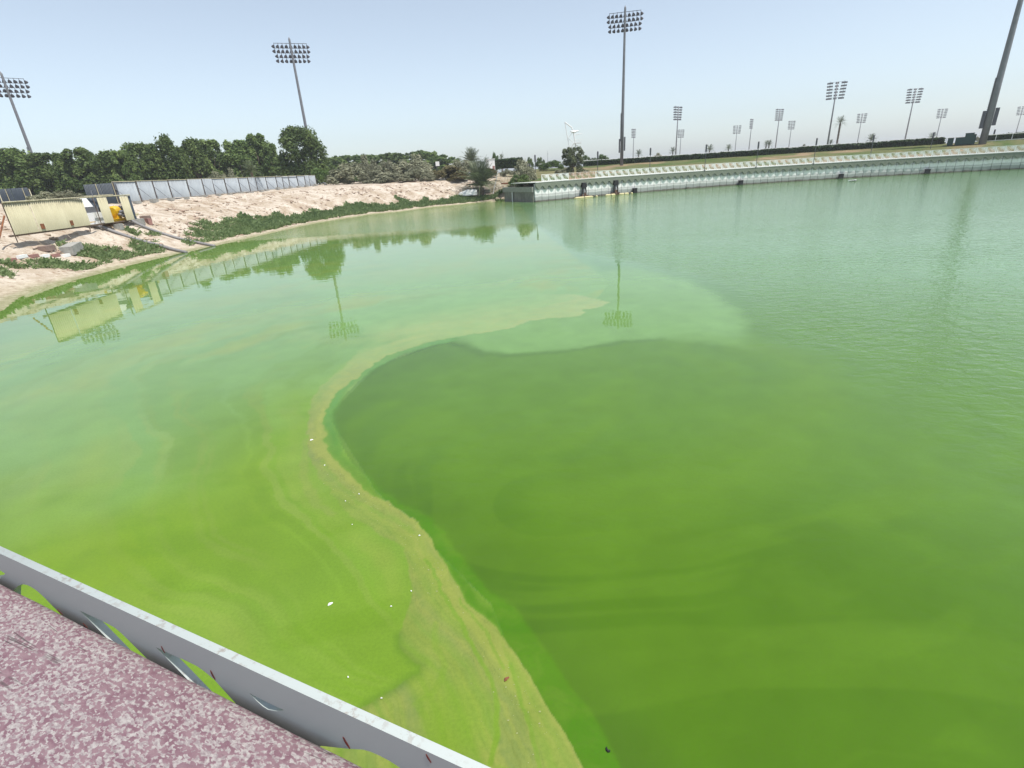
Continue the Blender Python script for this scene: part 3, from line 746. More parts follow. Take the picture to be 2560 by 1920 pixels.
# fixtures on the wall, found along it by angle
def wall_at(az_deg, off=0.0):
    a = R(az_deg); ux, uy = math.sin(a), math.cos(a)
    b = ux * _cx + uy * _cy; c = _cx ** 2 + _cy ** 2 - (_cr + off) ** 2
    t = b + math.sqrt(b * b - c)
    x, y = ux * t, uy * t
    return x, y, math.atan2(y - _cy, x - _cx) - math.pi / 2
for i, azd in enumerate((8.65, 11.9)):
    x, y, rz = wall_at(azd, -.15)
    lb = ['black pump intake with three pipes on the seawall, left of the two', 'black pump intake with three pipes on the seawall, right of the two'][i]
    e = empty('pump_intake', (x, y, 0), rz, lb, 'pump intake', 'pump intakes on the seawall')
    mb = MB(); mb.box((0, -.28, 2.05), (.95, .55, .75), top=.8); mb.build('hood', M_BLACK, e)
    for k in range(3):
        mb = MB(); px = -.42 + .42 * k
        mb.tube([(px, -.3, -.4), (px, -.32, 1.0), (px * .7, -.28, 1.75)], .12, 8); mb.build('pipe', M_BLACK if k != 1 else M_MAST, e, True)
    mb = MB()
    for k in range(26):
        u = rng.uniform(-1.5, 1.4); hh = max(.08, .95 - abs(u) * .6) * rng.uniform(.5, 1)
        mb.box((u, -.12 - rng.random() * .3, hh / 2), (rng.uniform(.12, .4), rng.uniform(.1, .3), hh), rng.uniform(-.5, .5), .55)
    o = mb.build('rusty_growth', simple('rusty_growth', (0.17, 0.10, 0.07), .95, .5, 6), e); tag(o, kind='stuff')
float_me = None
for i, (a0, a1, lb) in enumerate(((7.75, 9.75, 'long pale yellow floating boom below the left pump intake'), (10.95, 12.0, 'short pale yellow floating boom below the right pump intake, left piece'),
                                  (12.35, 13.35, 'short pale yellow floating boom at the right pump intake, right piece'))):
    x0, y0, _ = wall_at(a0, -1.3); x1, y1, _ = wall_at(a1, -1.3)
    e = empty('floating_boom', ((x0 + x1) / 2, (y0 + y1) / 2, .06), math.atan2(y1 - y0, x1 - x0), lb, 'floating boom', 'yellow booms at the pump intakes')
    Lf = math.hypot(x1 - x0, y1 - y0)
    mb = MB(); n = 9
    mb.tube([(-Lf / 2 + Lf * k / (n - 1), 0, 0) for k in range(n)], [.08] + [.2] * (n - 2) + [.08], 10); mb.build('float_tube', M_PALEYEL, e, True)
    mb = MB(); mb.tube([(-.06, 0, 0), (.06, 0, 0)], .225, 10); mb.build('band', M_BLACK, e)
    mb = MB(); mb.tube([(Lf / 2 - .12, 0, 0), (Lf / 2 - .02, 0, 0)], .21, 10); mb.build('end_cap', M_BLACK, e)
bx, by, _ = wall_at(10.1, -1.6)
for azd, lb in ((10.05, 'round white buoy beside the long yellow boom'), (13.62, 'round white buoy beside the short right-hand boom')):
    bx, by, _ = wall_at(azd, -1.4)
    e = empty('buoy', (bx, by, .05), 0, lb, 'buoy', 'buoys at the booms')
    mb = MB(); mb.tube([(0, 0, -.2), (0, 0, -.12), (0, 0, 0), (0, 0, .12), (0, 0, .2)], [.08, .18, .23, .18, .06], 10); mb.build('float_ball', M_PALEYEL, e, True)
    mb = MB(); mb.tube([(0, 0, .18), (0, 0, .28)], .04, 6); mb.build('eyelet', M_BLACK, e)
for azd, lb in ((13.85, 'black outlet box at the waterline next to the yellow booms'), (23.85, 'black outlet box at the waterline, second from the booms'),
                (32.1, 'black outlet box at the waterline near the white dinghy'), (38.2, 'black outlet box at the waterline farthest along the seawall')):
    x, y, rz = wall_at(azd, -.2)
    e = empty('outlet_box', (x, y, 0), rz, lb, 'outlet box', 'black outlet boxes on the seawall')
    mb = MB(); mb.box((0, -.2, .35), (.75, .5, .9)); mb.build('box_body', M_BLACK, e)
    mb = MB(); mb.box((0, -.2, .83), (.85, .6, .06)); mb.build('lid', M_BLACK, e)
# small white dinghy afloat
e = empty('dinghy', (61.5, 94.5, 0), .1, 'tiny white dinghy floating in front of the far seawall', 'boat')
mb = MB(); secs = [(-1.35, .25, .22), (-.9, .5, .24), (0, .6, .25), (.8, .45, .27), (1.4, .05, .33)]
for (x0, w0, h0), (x1, w1, h1) in zip(secs[:-1], secs[1:]):
    mb.add([(x0, -w0, h0), (x1, -w1, h1), (x1, -w1 * .6, -.12), (x0, -w0 * .6, -.12), (x0, w0, h0), (x1, w1, h1), (x1, w1 * .6, -.12), (x0, w0 * .6, -.12)],
           [(0, 1, 2, 3), (4, 7, 6, 5), (3, 2, 6, 7), (0, 4, 5, 1)])
mb.add([(-1.35, -.25, .22), (-1.35, .25, .22), (-1.35, .15, -.12), (-1.35, -.15, -.12)], [(0, 1, 2, 3)])
mb.build('hull', M_WHITE, e); e.scale = (.55, .55, .7)
mb = MB(); mb.tube([(-1.3, -.52, .05), (-.3, -.64, .06), (.8, -.5, .07), (1.42, -.05, .1)], .05, 6); mb.build('fender_rope', M_BLACK, e)

# lamp posts on the promenade
lp_labels = ['dark slim lamp post behind the bushes left of the railing end', 'dark slim lamp post between the round tree and the tall floodlight mast',
             'dark slim lamp post next right of the tall floodlight mast', 'dark slim lamp post on the promenade before the bare sandy lawn', 'fourth dark lamp post right of the tall floodlight mast',
             'dark slim lamp post left of the tall lone palm', 'dark lamp post standing in front of a round far palm', 'dark slim lamp post just left of the green bins', 'dark slim lamp post right of the green bins and big mast']
mb = MB(); mb.tube([(0, 0, -.3), (0, 0, 3.2)], .055, 8); pole_me = mb.mesh('pole', M_MASTDARK)
mb = MB(); mb.tube([(0, 0, 3.2), (0, 0, 3.25), (0, 0, 4.35), (0, 0, 4.45)], [.06, .15, .15, .05], 10); lampb_me = mb.mesh('lamp_head', M_MASTDARK)
mb = MB(); mb.box((0, 0, .05), (.3, .3, .1)); baseb_me = mb.mesh('base_plate', M_MASTDARK)
for i, (x, y) in enumerate(LAMP_POSTS):
    z = max(gz(x, y), DECK) if i else 3.05
    e = empty('lamp_post', (x, y, 3.05), 0, lp_labels[i], 'lamp post', 'slim lamp posts along the promenade')
    link('pole', pole_me, e); link('lamp_head', lampb_me, e); link('base_plate', baseb_me, e)

# ------------------------------------------------------------------ floodlight masts
def lamp_mesh():
    mb = MB()
    mb.tube([(0, 0, .05), (0, .10, -.02), (0, .30, -.22), (0, .46, -.40)], [.08, .16, .34, .40], 10)
    mb.tube([(0, 0, .45), (0, 0, .0)], .045, 6)
    mb.tube([(-.30, .30, -.1), (0, .03, .03), (.30, .30, -.1)], .03, 5)
    return mb.mesh('lamp', M_LAMP, False)
LAMP_ME = lamp_mesh()
def near_mast(x, y, zbase, zhead, face, label, boxes=True, thick=1.0):
    """zhead = centre of the lamp array; face = direction the lamps look"""
    e = empty('floodlight_mast', (x, y, zbase), face - math.pi / 2, label, 'floodlight mast', 'tall floodlight masts round the lake')
    H = zhead - zbase + 2.5
    mb = MB(); mb.tube([(0, 0, -1), (0, 0, H * .33), (0, 0, H * .66), (0, 0, H - .4), (0, 0, H), (0, 0, H + .45)], [.42 * thick, .36 * thick, .29 * thick, .24, .24, .03], 14)
    mb.build('pole', M_MAST, e, True)
    rows = [(H - .75, 9, 7.0), (H - 1.70, 9, 7.0), (H - 2.65, 8, 6.3), (H - 3.60, 8, 6.3)]
    for z, n, w in rows:
        mb = MB(); mb.box((0, .3, z), (w, .08, .09)); mb.box((0, .15, z), (.5, .3, .14)); mb.build('crossarm', M_MASTDARK, e)
        for k in range(n):
            u = -w / 2 + w * k / (n - 1)
            o = link('lamp', LAMP_ME, e); o.location = (u, .32, z - .36); o.rotation_euler = (rng.uniform(-.1, .1), 0, -u / w * 1.5); o.scale = (.98, .98, .98)
    if boxes:
        for s, zz in ((-1, 2.9), (1, 3.3)):
            mb = MB(); mb.box((s * .62 * thick, -.1, zz + 1.6), (.36 * thick, .5, 3.1)); mb.build('control_box', M_MASTDARK, e)
        mb = MB(); mb.box((-.34 * thick - .08, -.1, 8.6), (.12, .25, 6.2))
        for k in range(20): mb.box((-.34 * thick - .16, -.1, 5.7 + k * .3), (.14, .3, .04))
        mb.build('ladder', M_MASTDARK, e)
    return e
def face_to(x, y, tx, ty): return math.atan2(ty - y, tx - x)
for (x, y, zt), lb in zip(MAST_NEAR, ('tall floodlight mast at the far left edge, lowest of the big ones', 'tall floodlight mast rising behind the big dark tree', 'tallest floodlight mast, standing on the lawn behind the seawall')):
    near_mast(x, y, gz(x, y), zt, math.atan2(y, x), lb)
x, y, zt = MAST_RIGHT
near_mast(x, y, gz(x, y) - .1, zt, math.atan2(y, x) + .2, 'thick floodlight mast beside the green bins, its lamps out of frame', True, 1.5)
# far masts with six rows of lamps
mb = MB(); mb.tube([(0, 0, -2), (0, 0, 16), (0, 0, 29.5)], [.42, .32, .2], 10); farpole_me = mb.mesh('pole', M_MAST, True)
mb = MB()
for r in range(6):
    z = 29.2 - r * 1.25 - .2
    for g in (-1, 0, 1):
        w = (2.4, 1.5, 2.4)[g + 1]
        c = g * (2.9 - r * .08)
        mb.box((c, 0, z + .33), (w, .12, .10))
        nl = (4, 2, 4)[g + 1]
        for k in range(nl):
            u = c - w / 2 + w * (k + .5) / nl
            mb.box((u, .3, z), (w / nl * .85, .7, .55), 0, .7)
farhead_me = mb.mesh('lamp_bank', M_LAMP)
mb = MB()
for g in (-2.9, 2.9):
    mb.box((g, .02, 26.4), (.09, .09, 6.9))
for zz in (23.2, 26.3, 29.4): mb.box((0, -.02, zz), (6.2, .08, .08))
farframe_me = mb.mesh('lamp_frame', M_MASTDARK)
mb = MB(); mb.box((.0, -.0, 1.2), (1.1, 1.0, 2.6)); farbox_me = mb.mesh('base_box', M_MASTDARK)
far_labels = ['far floodlight mast with six lamp rows, left of the tall lone palm', 'far floodlight mast with six lamp rows, nearest to the green bins on their left', 'far floodlight mast with six lamp rows right of the tallest mast',
              'small distant floodlight mast closest on the right to the tallest mast', 'small distant floodlight mast hugging the right side of a larger one', 'small distant floodlight mast with a square lamp head, left of the edge-on one',
              'distant floodlight mast whose lamp head is seen almost edge-on', 'distant floodlight mast with a narrow slanted lamp head in the middle of the row', 'small distant floodlight mast just right of the narrow slanted one',
              'small distant floodlight mast between the lone palm and a bigger mast', 'small distant floodlight mast left above the green bins', 'small distant floodlight mast cut by the right edge of the picture']
far_rot = [.25, .55, 1.0, 1.15, .75, .5, 1.3, .95, .8, .5, .55, .5]
for (x, y, zt), lb, ro in zip(MAST_FAR, far_labels, far_rot):
    e = empty('floodlight_mast', (x, y, 5.2), math.atan2(y, x) - math.pi / 2 + ro, lb, 'floodlight mast', 'far floodlight masts of the racecourse')
    for n_, me_ in (('pole', farpole_me), ('lamp_bank', farhead_me), ('lamp_frame', farframe_me), ('base_box', farbox_me)): link(n_, me_, e)

# ------------------------------------------------------------------ foliage
def leaves_mesh(name, clumps, n, size, m, seed, up=0.35, aspect=1.6, shell=0.62):
    """clumps: rows (x,y,z, rx,ry,rz); n leaves in all, spread by clump area"""
    g = np.random.default_rng(seed)
    C = np.array(clumps, dtype=float)
    w = (C[:, 3] * C[:, 5]) ** 1.0; w /= w.sum()
    k = g.choice(len(C), n, p=w)
    d = g.normal(size=(n, 3)); d /= np.linalg.norm(d, axis=1)[:, None]
    d[:, 2] = np.where(d[:, 2] < -.35, -d[:, 2], d[:, 2])
    rad = shell + (1 - shell) * g.random(n) ** .6 + g.normal(size=n) * .12
    P = C[k, :3] + d * rad[:, None] * C[k, 3:]
    nrm = d * .8 + g.normal(size=(n, 3)) * .55 + np.array([0, 0, up]); nrm /= np.linalg.norm(nrm, axis=1)[:, None]
    t = np.cross(nrm, g.normal(size=(n, 3))); t /= np.linalg.norm(t, axis=1)[:, None]
    bt = np.cross(nrm, t)
    s = size * (0.6 + .8 * g.random(n))
    a = t * s[:, None] * .5 * aspect; b = bt * s[:, None] * .5
    V = np.stack([P - a, P - b * .9 + a * .1, P + a, P + b], 1).reshape(-1, 3)
    F = np.arange(4 * n).reshape(n, 4)
    ctone = g.random(len(C))
    tone = np.clip(.05 + .75 * ctone[k] ** 1.5 + .45 * (g.random(n) - .3), 0, 1)
    return np_mesh(name, V, F, m, False, {'tone': ('FLOAT', np.repeat(tone, 4))})

def crown_clumps(seed, h=1.0, r=.36, n=46, plume=1.6, base=.12, taper=.55):
    g = np.random.default_rng(seed); out = []
    for i in range(n):
        z = base + (1 - base) * g.random() ** .85
        env = r * (1 - taper * max(0, (z - .45) / .55) ** 1.6) * (.75 + .25 * min(1, (z - base) / .2 + .3))
        a = g.random() * 2 * math.pi; q = env * (0.35 + .65 * g.random() ** .5)
        cr = r * (.22 + .16 * g.random()) * (1 - .3 * z)
        out.append((q * math.cos(a), q * math.sin(a), min(z, 1 - cr * plume * .9), cr, cr, cr * plume))
    return out
def trunk_mesh(seed, h=.5, r=.03, m=M_BARK):
    g = random.Random(seed); mb = MB()
    mb.tube([(0, 0, -.05), (g.uniform(-.02, .02), g.uniform(-.02, .02), h * .5), (g.uniform(-.05, .05), 0, h), (g.uniform(-.05, .05), 0, h * 1.5)], [r * 1.3, r, r * .7, r * .25], 8)
    for k in range(5):
        a = g.random() * 6.28; z = h * g.uniform(.4, 1)
        mb.tube([(0, 0, z), (.12 * math.cos(a), .12 * math.sin(a), z + .12), (.24 * math.cos(a), .24 * math.sin(a), z + .30)], [r * .5, r * .35, r * .12], 6)
    return mb.mesh('trunk', m, True)
# unit crowns (height 1)
FICUS_ME = [leaves_mesh('crown', crown_clumps(100 + i, 1, .30 + .03 * (i % 3), 58, (2.6, 1.5, 2.0, 1.3, 2.9)[i], .02, (.85, .6, .75, .5, .95)[i]), 6500, .034, M_FICUS, 200 + i) for i in range(5)]
FICUS_TR = [trunk_mesh(i, .45, .02) for i in range(3)]
FARTREE_ME = [leaves_mesh('crown', crown_clumps(300 + i, 1, .36, 44, 1.2, .0, .35), 3600, .05, M_FICUS, 320 + i) for i in range(3)]
def shrub_clumps(seed, n=34, r=.5, h=1.0):
    g = np.random.default_rng(seed); out = []
    for i in range(n):
        a = g.random() * 6.28; q = r * g.random() ** .5
        zt = h * (1 - .62 * (q / r) ** 2) * (.65 + .35 * g.random())
        cr = r * (.18 + .14 * g.random())
        z = max(.06, zt - cr * (0.8 + 1.0 * g.random() ** 2 * 2))
        out.append((q * math.cos(a), q * math.sin(a), z, cr, cr, cr * 1.7))
    return out
SHRUB_ME = {k: [leaves_mesh('crown', shrub_clumps(400 + i + j * 10), 5200, .034, mm, 450 + i + 10 * j, .2, 2.0, .5) for i in range(2)]
            for j, (k, mm) in enumerate((('olive', M_OLIVE), ('brown', M_BROWN), ('bright', M_BRIGHT), ('dark', M_FICUS)))}
def plant(name, x, y, w, ztop, crown_me, trunk_me, label, cat, group=None, zb=None, rz=None, unit_w=.68):
    z = gz(x, y) if zb is None else zb
    h = max(ztop - z, .8) * (.90 if name == 'ficus_tree' else 1.0)
    s = w / unit_w
    e = empty(name, (x, y, z), rng.random() * 6.28 if rz is None else rz, label, cat, group)
    c = link('crown', crown_me, e); c.scale = (s, s, h)
    if trunk_me:
        t = link('trunk', trunk_me, e); t.scale = (h, h, h)
    return e
G1 = 'dark green trees in a row behind the site fences'
fic_lab = ['dark green tree at the left edge of the row', 'dark green tree, second in the row from the left edge', 'dark green tree, third in the row, left of the gap-toothed top', 'dark green tree with a domed top left of the dip in the row',
           'low dark tree filling the dip in the row', 'dark green tree just right of the dip in the row', 'dark green tree behind the start of the long grey fence', 'dark green tree with a pointed tip behind the dark fence leg',
           'dark green tree behind the second long-fence panel', 'tall bright-topped tree in the middle of the row', 'dark green tree right of the bright-topped tree', 'greyish thin tree in the right half of the row', 'dark green tree above the small fan palm', 'dark green tree next left of the last two in the row']
for i, ((x, y, zt, w), lb) in enumerate(zip(FICUS, fic_lab)):
    plant('ficus_tree', x, y, w * rng.uniform(1.3, 1.6), zt + rng.uniform(-1.2, 2.0), FICUS_ME[i % 5], FICUS_TR[i % 3], lb, 'tree', G1)
    # the row is several trees deep: a second row follows
for i, (x, y, zt, w) in enumerate(FICUS[::1]):
    k = 1.07
    plant('ficus_tree', x * k + 1.6, y * k - .4, w * 1.5, zt * rng.uniform(.86, 1.03), FICUS_ME[(i + 2) % 5], FICUS_TR[i % 3], 'second-row tree behind ' + fic_lab[i].replace('dark green tree', 'dark tree'), 'tree', 'half-hidden trees of the second row')
for (x, y, zt, w), lb in zip(((-108.5, 121.0, 15.3, 6.4), (-115.0, 125.0, 15.2, 6.6), (-121.0, 127.0, 15.0, 6.8)), ('outermost dark tree at the left picture edge, beside the pole', 'dark tree just beyond the left picture edge', 'dark tree farthest out beyond the left picture edge')):
    plant('ficus_tree', x, y, w * 1.5, zt, FICUS_ME[3], FICUS_TR[0], lb, 'tree', G1)
x, y, zt, w = FICUS2[0]
plant('ficus_tree', x, y, w * 1.3, zt, FICUS_ME[1], FICUS_TR[1], 'slim dark tree squeezed in left of the big rounded tree', 'tree', G1)
x, y, zt, w = FICUS2[1]
BIG_ME = leaves_mesh('crown', crown_clumps(555, 1, .44, 95, 1.7, .03, .62), 17000, .028, M_FICUS, 556)
plant('ficus_tree', x - .9, y, w * .88, zt + .5, BIG_ME, trunk_mesh(9, .4, .03), 'biggest rounded dark green tree in front of the second floodlight mast', 'tree', G1, unit_w=.86)
far_row_lab = ['distant dark treeline tree touching the big rounded tree', 'second treeline tree right of the big rounded tree', 'third treeline tree right of the big rounded tree', 'fourth treeline tree right of the big rounded tree', 'fifth treeline tree, above the olive bush', 'sixth treeline tree, middle of the treeline',
               'seventh treeline tree, middle of the treeline', 'eighth treeline tree near its highest part', 'highest tree of the distant treeline', 'treeline tree just right of the highest one', 'treeline tree second from its right end', 'low tree at the right end of the treeline']
for i, (x, y, zt, w) in enumerate(FARROW):
    plant('ficus_tree', x, y, w * 1.75, zt + .2, FARTREE_ME[i % 3], FICUS_TR[i % 3], far_row_lab[i], 'tree', 'distant treeline trees')
sh_kind = ['olive', 'olive', 'olive', 'olive', 'olive', 'olive', 'brown', 'bright', 'olive', 'brown', 'olive']
sh_lab = ['big rounded grey-olive bush nearest the end of the long fence', 'tall grey-olive bush with a pale pointed top behind two others', 'rounded grey-olive bush in the middle of the thicket', 'tallest wide grey-olive bush right of the thicket middle', 'low spreading grey-olive bush at the front of the thicket',
          'low grey-olive bush below the tallest wide bush', 'brownish bush between the olive thicket and the palm', 'bright green bush directly behind the end of the long fence', 'grey-olive bush behind the brownish bush', 'brownish low bush left of the front palm', 'small low grey-olive bush at the bank top']
for i, (x, y, zt, w) in enumerate(SHRUB):
    k = sh_kind[i]
    plant('bush', x, y, w * 1.15, zt + .5, SHRUB_ME[k][i % 2], None, sh_lab[i], 'bush', 'bushes on top of the bank', unit_w=1.0)
    if i in (0, 3, 4, 5, 6, 9, 10):
        plant('bush', x + rng.uniform(-3, 3), y + rng.uniform(-3.5, -1.0), w * .55, gz(x, y) + (zt - gz(x, y)) * .5, SHRUB_ME[k][(i + 1) % 2], None, 'scrub below the ' + sh_lab[i], 'bush', 'low scrub along the bank top', unit_w=1.0)
for (x, y, zt, w), lb in zip(SHRUB_NEAR, ('small olive bush behind the cream hoarding, left of two', 'dry grey bush behind the cream hoarding, right of two')):
    plant('bush', x, y, w * 1.3, zt, SHRUB_ME['olive'][0], None, lb, 'bush', unit_w=1.0)
for (x, y, zt, w), lb in zip(SHRUB_MID, ('yellowish olive bush rising behind the long grey fence', 'grey bush beside the yellowish bush behind the long fence')):
    plant('bush', x, y, w * 1.2, zt, SHRUB_ME['olive'][1], None, lb, 'bush', unit_w=1.0)
rv = [('olive', 'bush', 'brown-olive bush at the left end of the white railing'), ('dark', 'bush', 'dark low bush on top of the concrete abutment'), ('tree', 'tree', 'round olive-green tree below the white diving tower'), ('bright', 'bush', 'broad green bush between the railing end and the round tree'),
      ('olive', 'bush', 'small grey bush at the foot of the round tree on its left'), ('dark', 'tree', 'dark clipped tree right of the white diving tower'), ('bright', 'tree', 'loose green tree behind the second lamp post'), ('dark', 'bush', 'small dark bush between two trees right of the tower'),
      ('dark', 'tree', 'dark tree behind the first lamp post'), ('dark', 'tree', 'dark tree behind the broad green bush, left'), ('bright', 'tree', 'pointed green tree behind the white box'), ('olive', 'bush', 'pale bush above the retaining blocks, left of the abutment'), ('olive', 'bush', 'small grey bush at the foot of the round tree on its right')]
RT_ME = leaves_mesh('crown', crown_clumps(700, 1, .46, 40, 1.2, .12, .3), 6500, .036, leaf_mat('round_tree_leaf', (0.075, 0.098, 0.042), (0.165, 0.190, 0.095)), 701)
for i, ((x, y, zt, w), (k, c, lb)) in enumerate(zip(RIGHTVEG, rv)):
    if k == 'tree': plant('round_tree', x, y, w * 1.1, zt, RT_ME, FICUS_TR[0], lb, c, zb=3.2, unit_w=.92)
    else: plant('bush' if c == 'bush' else 'small_tree', x, y, w * 1.2, zt, SHRUB_ME[k][i % 2], FICUS_TR[1] if c == 'tree' else None, lb, c, zb=(2.3 if i < 2 else None), unit_w=1.0)
for i, ((x, y, zt, w), lb) in enumerate(zip(FARBUSH3 + FARBUSH4, ('distant pale tree behind the hedge, right of the first far palm', 'distant pale bush right of the middle far masts', 'distant flat bush left of the green bins', 'distant bush at the foot of the tall lone palm', 'distant bush between the green bins and the thick mast'))):
    plant('small_tree', x, y, w * 1.1, zt, SHRUB_ME['olive'][i % 2], FICUS_TR[1], lb, 'tree', unit_w=1.0)

# palms
def frond_mesh(name, n=22, ln=1.0, droop=.55, wid=.16, seed=0, m=M_PALM):
    g = random.Random(seed); V = []; F = []; tone = []
    def quad(a, b, c, d, t):
        k = len(V); V.extend([a, b, c, d]); F.append((k, k + 1, k + 2, k + 3)); tone.extend([t] * 4)
    path = []
    for i in range(n + 1):
        s = i / n
        path.append((s * ln * (1 - .15 * droop * s), 0, ln * (.35 * s - droop * s * s)))
    for i in range(n):
        a, b = path[i], path[i + 1]
        r = .012 * ln * (1 - .8 * i / n) + .004
        quad((a[0], -r, a[2]), (a[0], r, a[2]), (b[0], r * .9, b[2]), (b[0], -r * .9, b[2]), .9)
        if i < 3: continue
        s = i / n
        L_ = wid * ln * (1.0 - .55 * abs(s - .45) * 2) * (.9 + .2 * g.random())
        for sg in (-1, 1):
            hgt = .25 * L_; fx = .55 * L_
            w2 = .022 * ln
            quad((a[0], sg * .003, a[2]), (a[0] + w2, sg * .003, a[2]), (a[0] + fx + w2 * .3, sg * L_, a[2] + hgt - L_ * .35), (a[0] + fx, sg * L_, a[2] + hgt - L_ * .38), g.random())
    return np_mesh(name, np.array(V), np.array(F), m, False, {'tone': ('FLOAT', np.array(tone))})
FROND = [frond_mesh('frond', droop=dr, seed=i, wid=.2) for i, dr in enumerate((.25, .5, .8))]
def palm(x, y, ztop, zb, spread, nf, trunk_r, label, upright=0.0, group=None, joined=False, seed=1):
    g = random.Random(seed)
    ln = spread
    hz = ztop - ln * (.55 + .3 * upright)
    e = empty('date_palm', (x, y, zb), 0, label, 'palm tree', group)
    th = max(hz - zb, .5)
    mb = MB(); n = max(6, int(th * 2)); pts = [(0, 0, -.3 + (th + .3) * k / n) for k in range(n + 1)]
    mb.tube(pts, [trunk_r * (1.12 if k % 2 else .95) for k in range(n + 1)], 9)
    mb.build('trunk', M_PALMBARK, e)
    fr = []
    for k in range(nf):
        a = k * 2.399 + g.random() * .3
        t = (k + .5) / nf
        el = (1.25 - 1.55 * t) * (1 - upright * .3) + upright * .35
        fr.append((a, el, t))
    if joined:
        V = []; F = []; T = []
        off = 0
        for a, el, t in fr:
            me = FROND[min(2, int(t * 3))]
            co = np.empty(len(me.vertices) * 3, dtype=np.float32); me.vertices.foreach_get('co', co); co = co.reshape(-1, 3)
            Mx = (Matrix.Rotation(a, 3, 'Z') @ Matrix.Rotation(-el, 3, 'Y'))
            V.append((co @ np.array(Mx).T) * ln + np.array([0, 0, th]))
            F.append(np.arange(len(co)).reshape(-1, 4) + off); off += len(co)
            T.append(np.random.default_rng(seed).random(len(co) // 4).repeat(4))
        link('crown', np_mesh('crown', np.concatenate(V), np.concatenate(F), M_PALM, False, {'tone': ('FLOAT', np.concatenate(T))}), e)
    else:
        for a, el, t in fr:
            o = link('frond', FROND[min(2, int(t * 3))], e)
            o.location = (0, 0, th); o.rotation_euler = (0, -el, a); s = ln * g.uniform(.85, 1.1); o.scale = (s, s, s)
    return e
x, y, zt, w = PALMS[0]; palm(x, y, zt - .9, gz(x, y), w * .9, 56, .28, 'rounded date palm crown rising behind the bushes', 0, None, False, 3)
x, y, zt, w = PALMS[1]; palm(x, y, zt - .5, 1.4, 5.3, 54, .42, 'date palm with upright arching fronds on the bank beside the abutment', .9, None, False, 4)
x, y, zt, w = PALMS[2]; palm(x, y, zt, gz(x, y), w * .6, 26, .22, 'small distant palm right of the pointed green tree', 0, None, True, 5)
x, y, zt, w = SMALLPALM[0]; palm(x, y, zt, zt - 2.6, w * .75, 26, .2, 'bright fan of palm fronds peeping over the long grey fence', .5, None, False, 6)
fp_lab = ['far palm just right of the first distant mast', 'far palm at the foot of the six-row mast', 'far palm behind the third lamp post right of the tallest mast', 'far palm in the open gap between lamp posts', 'small far palm left of the narrow distant mast',
          'far palm at the foot of the narrow slanted mast', 'tall lone palm with a bare trunk among the far masts', 'far rounded palm behind a lamp post, right of the lone palm', 'far palm behind the lamp post left of the green bins', 'small far palm right beside a mast foot left of the lone palm']
for i, ((x, y, zt, w), lb) in enumerate(zip(FARPALM3 + FARPALM4, fp_lab)):
    palm(x, y, zt, 5.2, w * (.85 if i != 6 else .7), 26 if i != 6 else 20, .24 if i != 6 else .3, lb, 0, 'far palms', True, 10 + i)

# hedges
def hedge(line_pts, h, wd, label, n, zfun):
    e = empty('hedge', (*line_pts[0], zfun(*line_pts[0])), 0, label, 'hedge')
    bx, by = line_pts[0]; bz = zfun(bx, by)
    g = np.random.default_rng(len(line_pts))
    seg = np.array(line_pts); Ls = np.hypot(*np.diff(seg, axis=0).T); cum = np.concatenate([[0], np.cumsum(Ls)])
    s = g.random(n) * cum[-1]
    px = np.interp(s, cum, seg[:, 0]); py = np.interp(s, cum, seg[:, 1])
    u = g.random(n); face = g.integers(0, 3, n)
    hh = h * (1 + .10 * (fbm(s * .6, s * 0, 8) - .5) * 2)
    oy = np.where(face == 0, -wd / 2, np.where(face == 1, wd / 2, (u - .5) * wd)) + g.normal(size=n) * .05
    oz = np.where(face == 2, hh, u * hh) + g.normal(size=n) * .05
    P = np.stack([px, py + oy, np.array([zfun(a, b) for a, b in line_pts]).mean() + 0 * px + oz], -1)
    zi = np.interp(s, cum, [zfun(a, b) for a, b in line_pts]); P[:, 2] = zi + oz
    nrm = g.normal(size=(n, 3)) + np.array([0, -.3, .5]); nrm /= np.linalg.norm(nrm, axis=1)[:, None]
    t = np.cross(nrm, g.normal(size=(n, 3))); t /= np.linalg.norm(t, axis=1)[:, None]; b = np.cross(nrm, t)
    sz = .3 * (.6 + .8 * g.random(n))[:, None]
    V = np.stack([P - t * sz, P - b * sz * .6, P + t * sz, P + b * sz * .6], 1).reshape(-1, 3) - np.array([bx, by, bz])
    me = np_mesh('foliage', V, np.arange(4 * n).reshape(n, 4), M_HEDGE, False, {'tone': ('FLOAT', np.repeat(g.random(n) * .8, 4))})
    link('foliage', me, e)
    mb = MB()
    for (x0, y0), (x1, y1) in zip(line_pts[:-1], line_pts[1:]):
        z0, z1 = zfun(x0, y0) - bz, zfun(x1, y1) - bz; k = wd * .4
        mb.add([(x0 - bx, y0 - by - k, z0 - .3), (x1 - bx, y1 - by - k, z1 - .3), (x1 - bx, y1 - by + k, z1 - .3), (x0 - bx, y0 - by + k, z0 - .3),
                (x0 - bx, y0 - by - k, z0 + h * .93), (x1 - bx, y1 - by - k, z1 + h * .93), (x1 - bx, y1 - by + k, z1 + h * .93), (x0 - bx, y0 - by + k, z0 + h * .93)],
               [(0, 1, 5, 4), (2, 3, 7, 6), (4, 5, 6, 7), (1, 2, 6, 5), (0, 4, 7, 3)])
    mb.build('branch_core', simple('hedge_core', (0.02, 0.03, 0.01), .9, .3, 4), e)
    return e
zh = lambda x, y: 5.28
HEDGE_A2 = [(x, y) for x, y in HEDGE_A]
hedge(HEDGE_A2, 1.05, 1.5, 'long clipped green hedge along the top of the lawn', 9000, lambda x, y: gz(x, y) - .05)
hedge(HEDGE_B, .95, 1.4, 'short clipped hedge at the right edge, right of the thick mast', 1800, lambda x, y: gz(x, y) - .05)
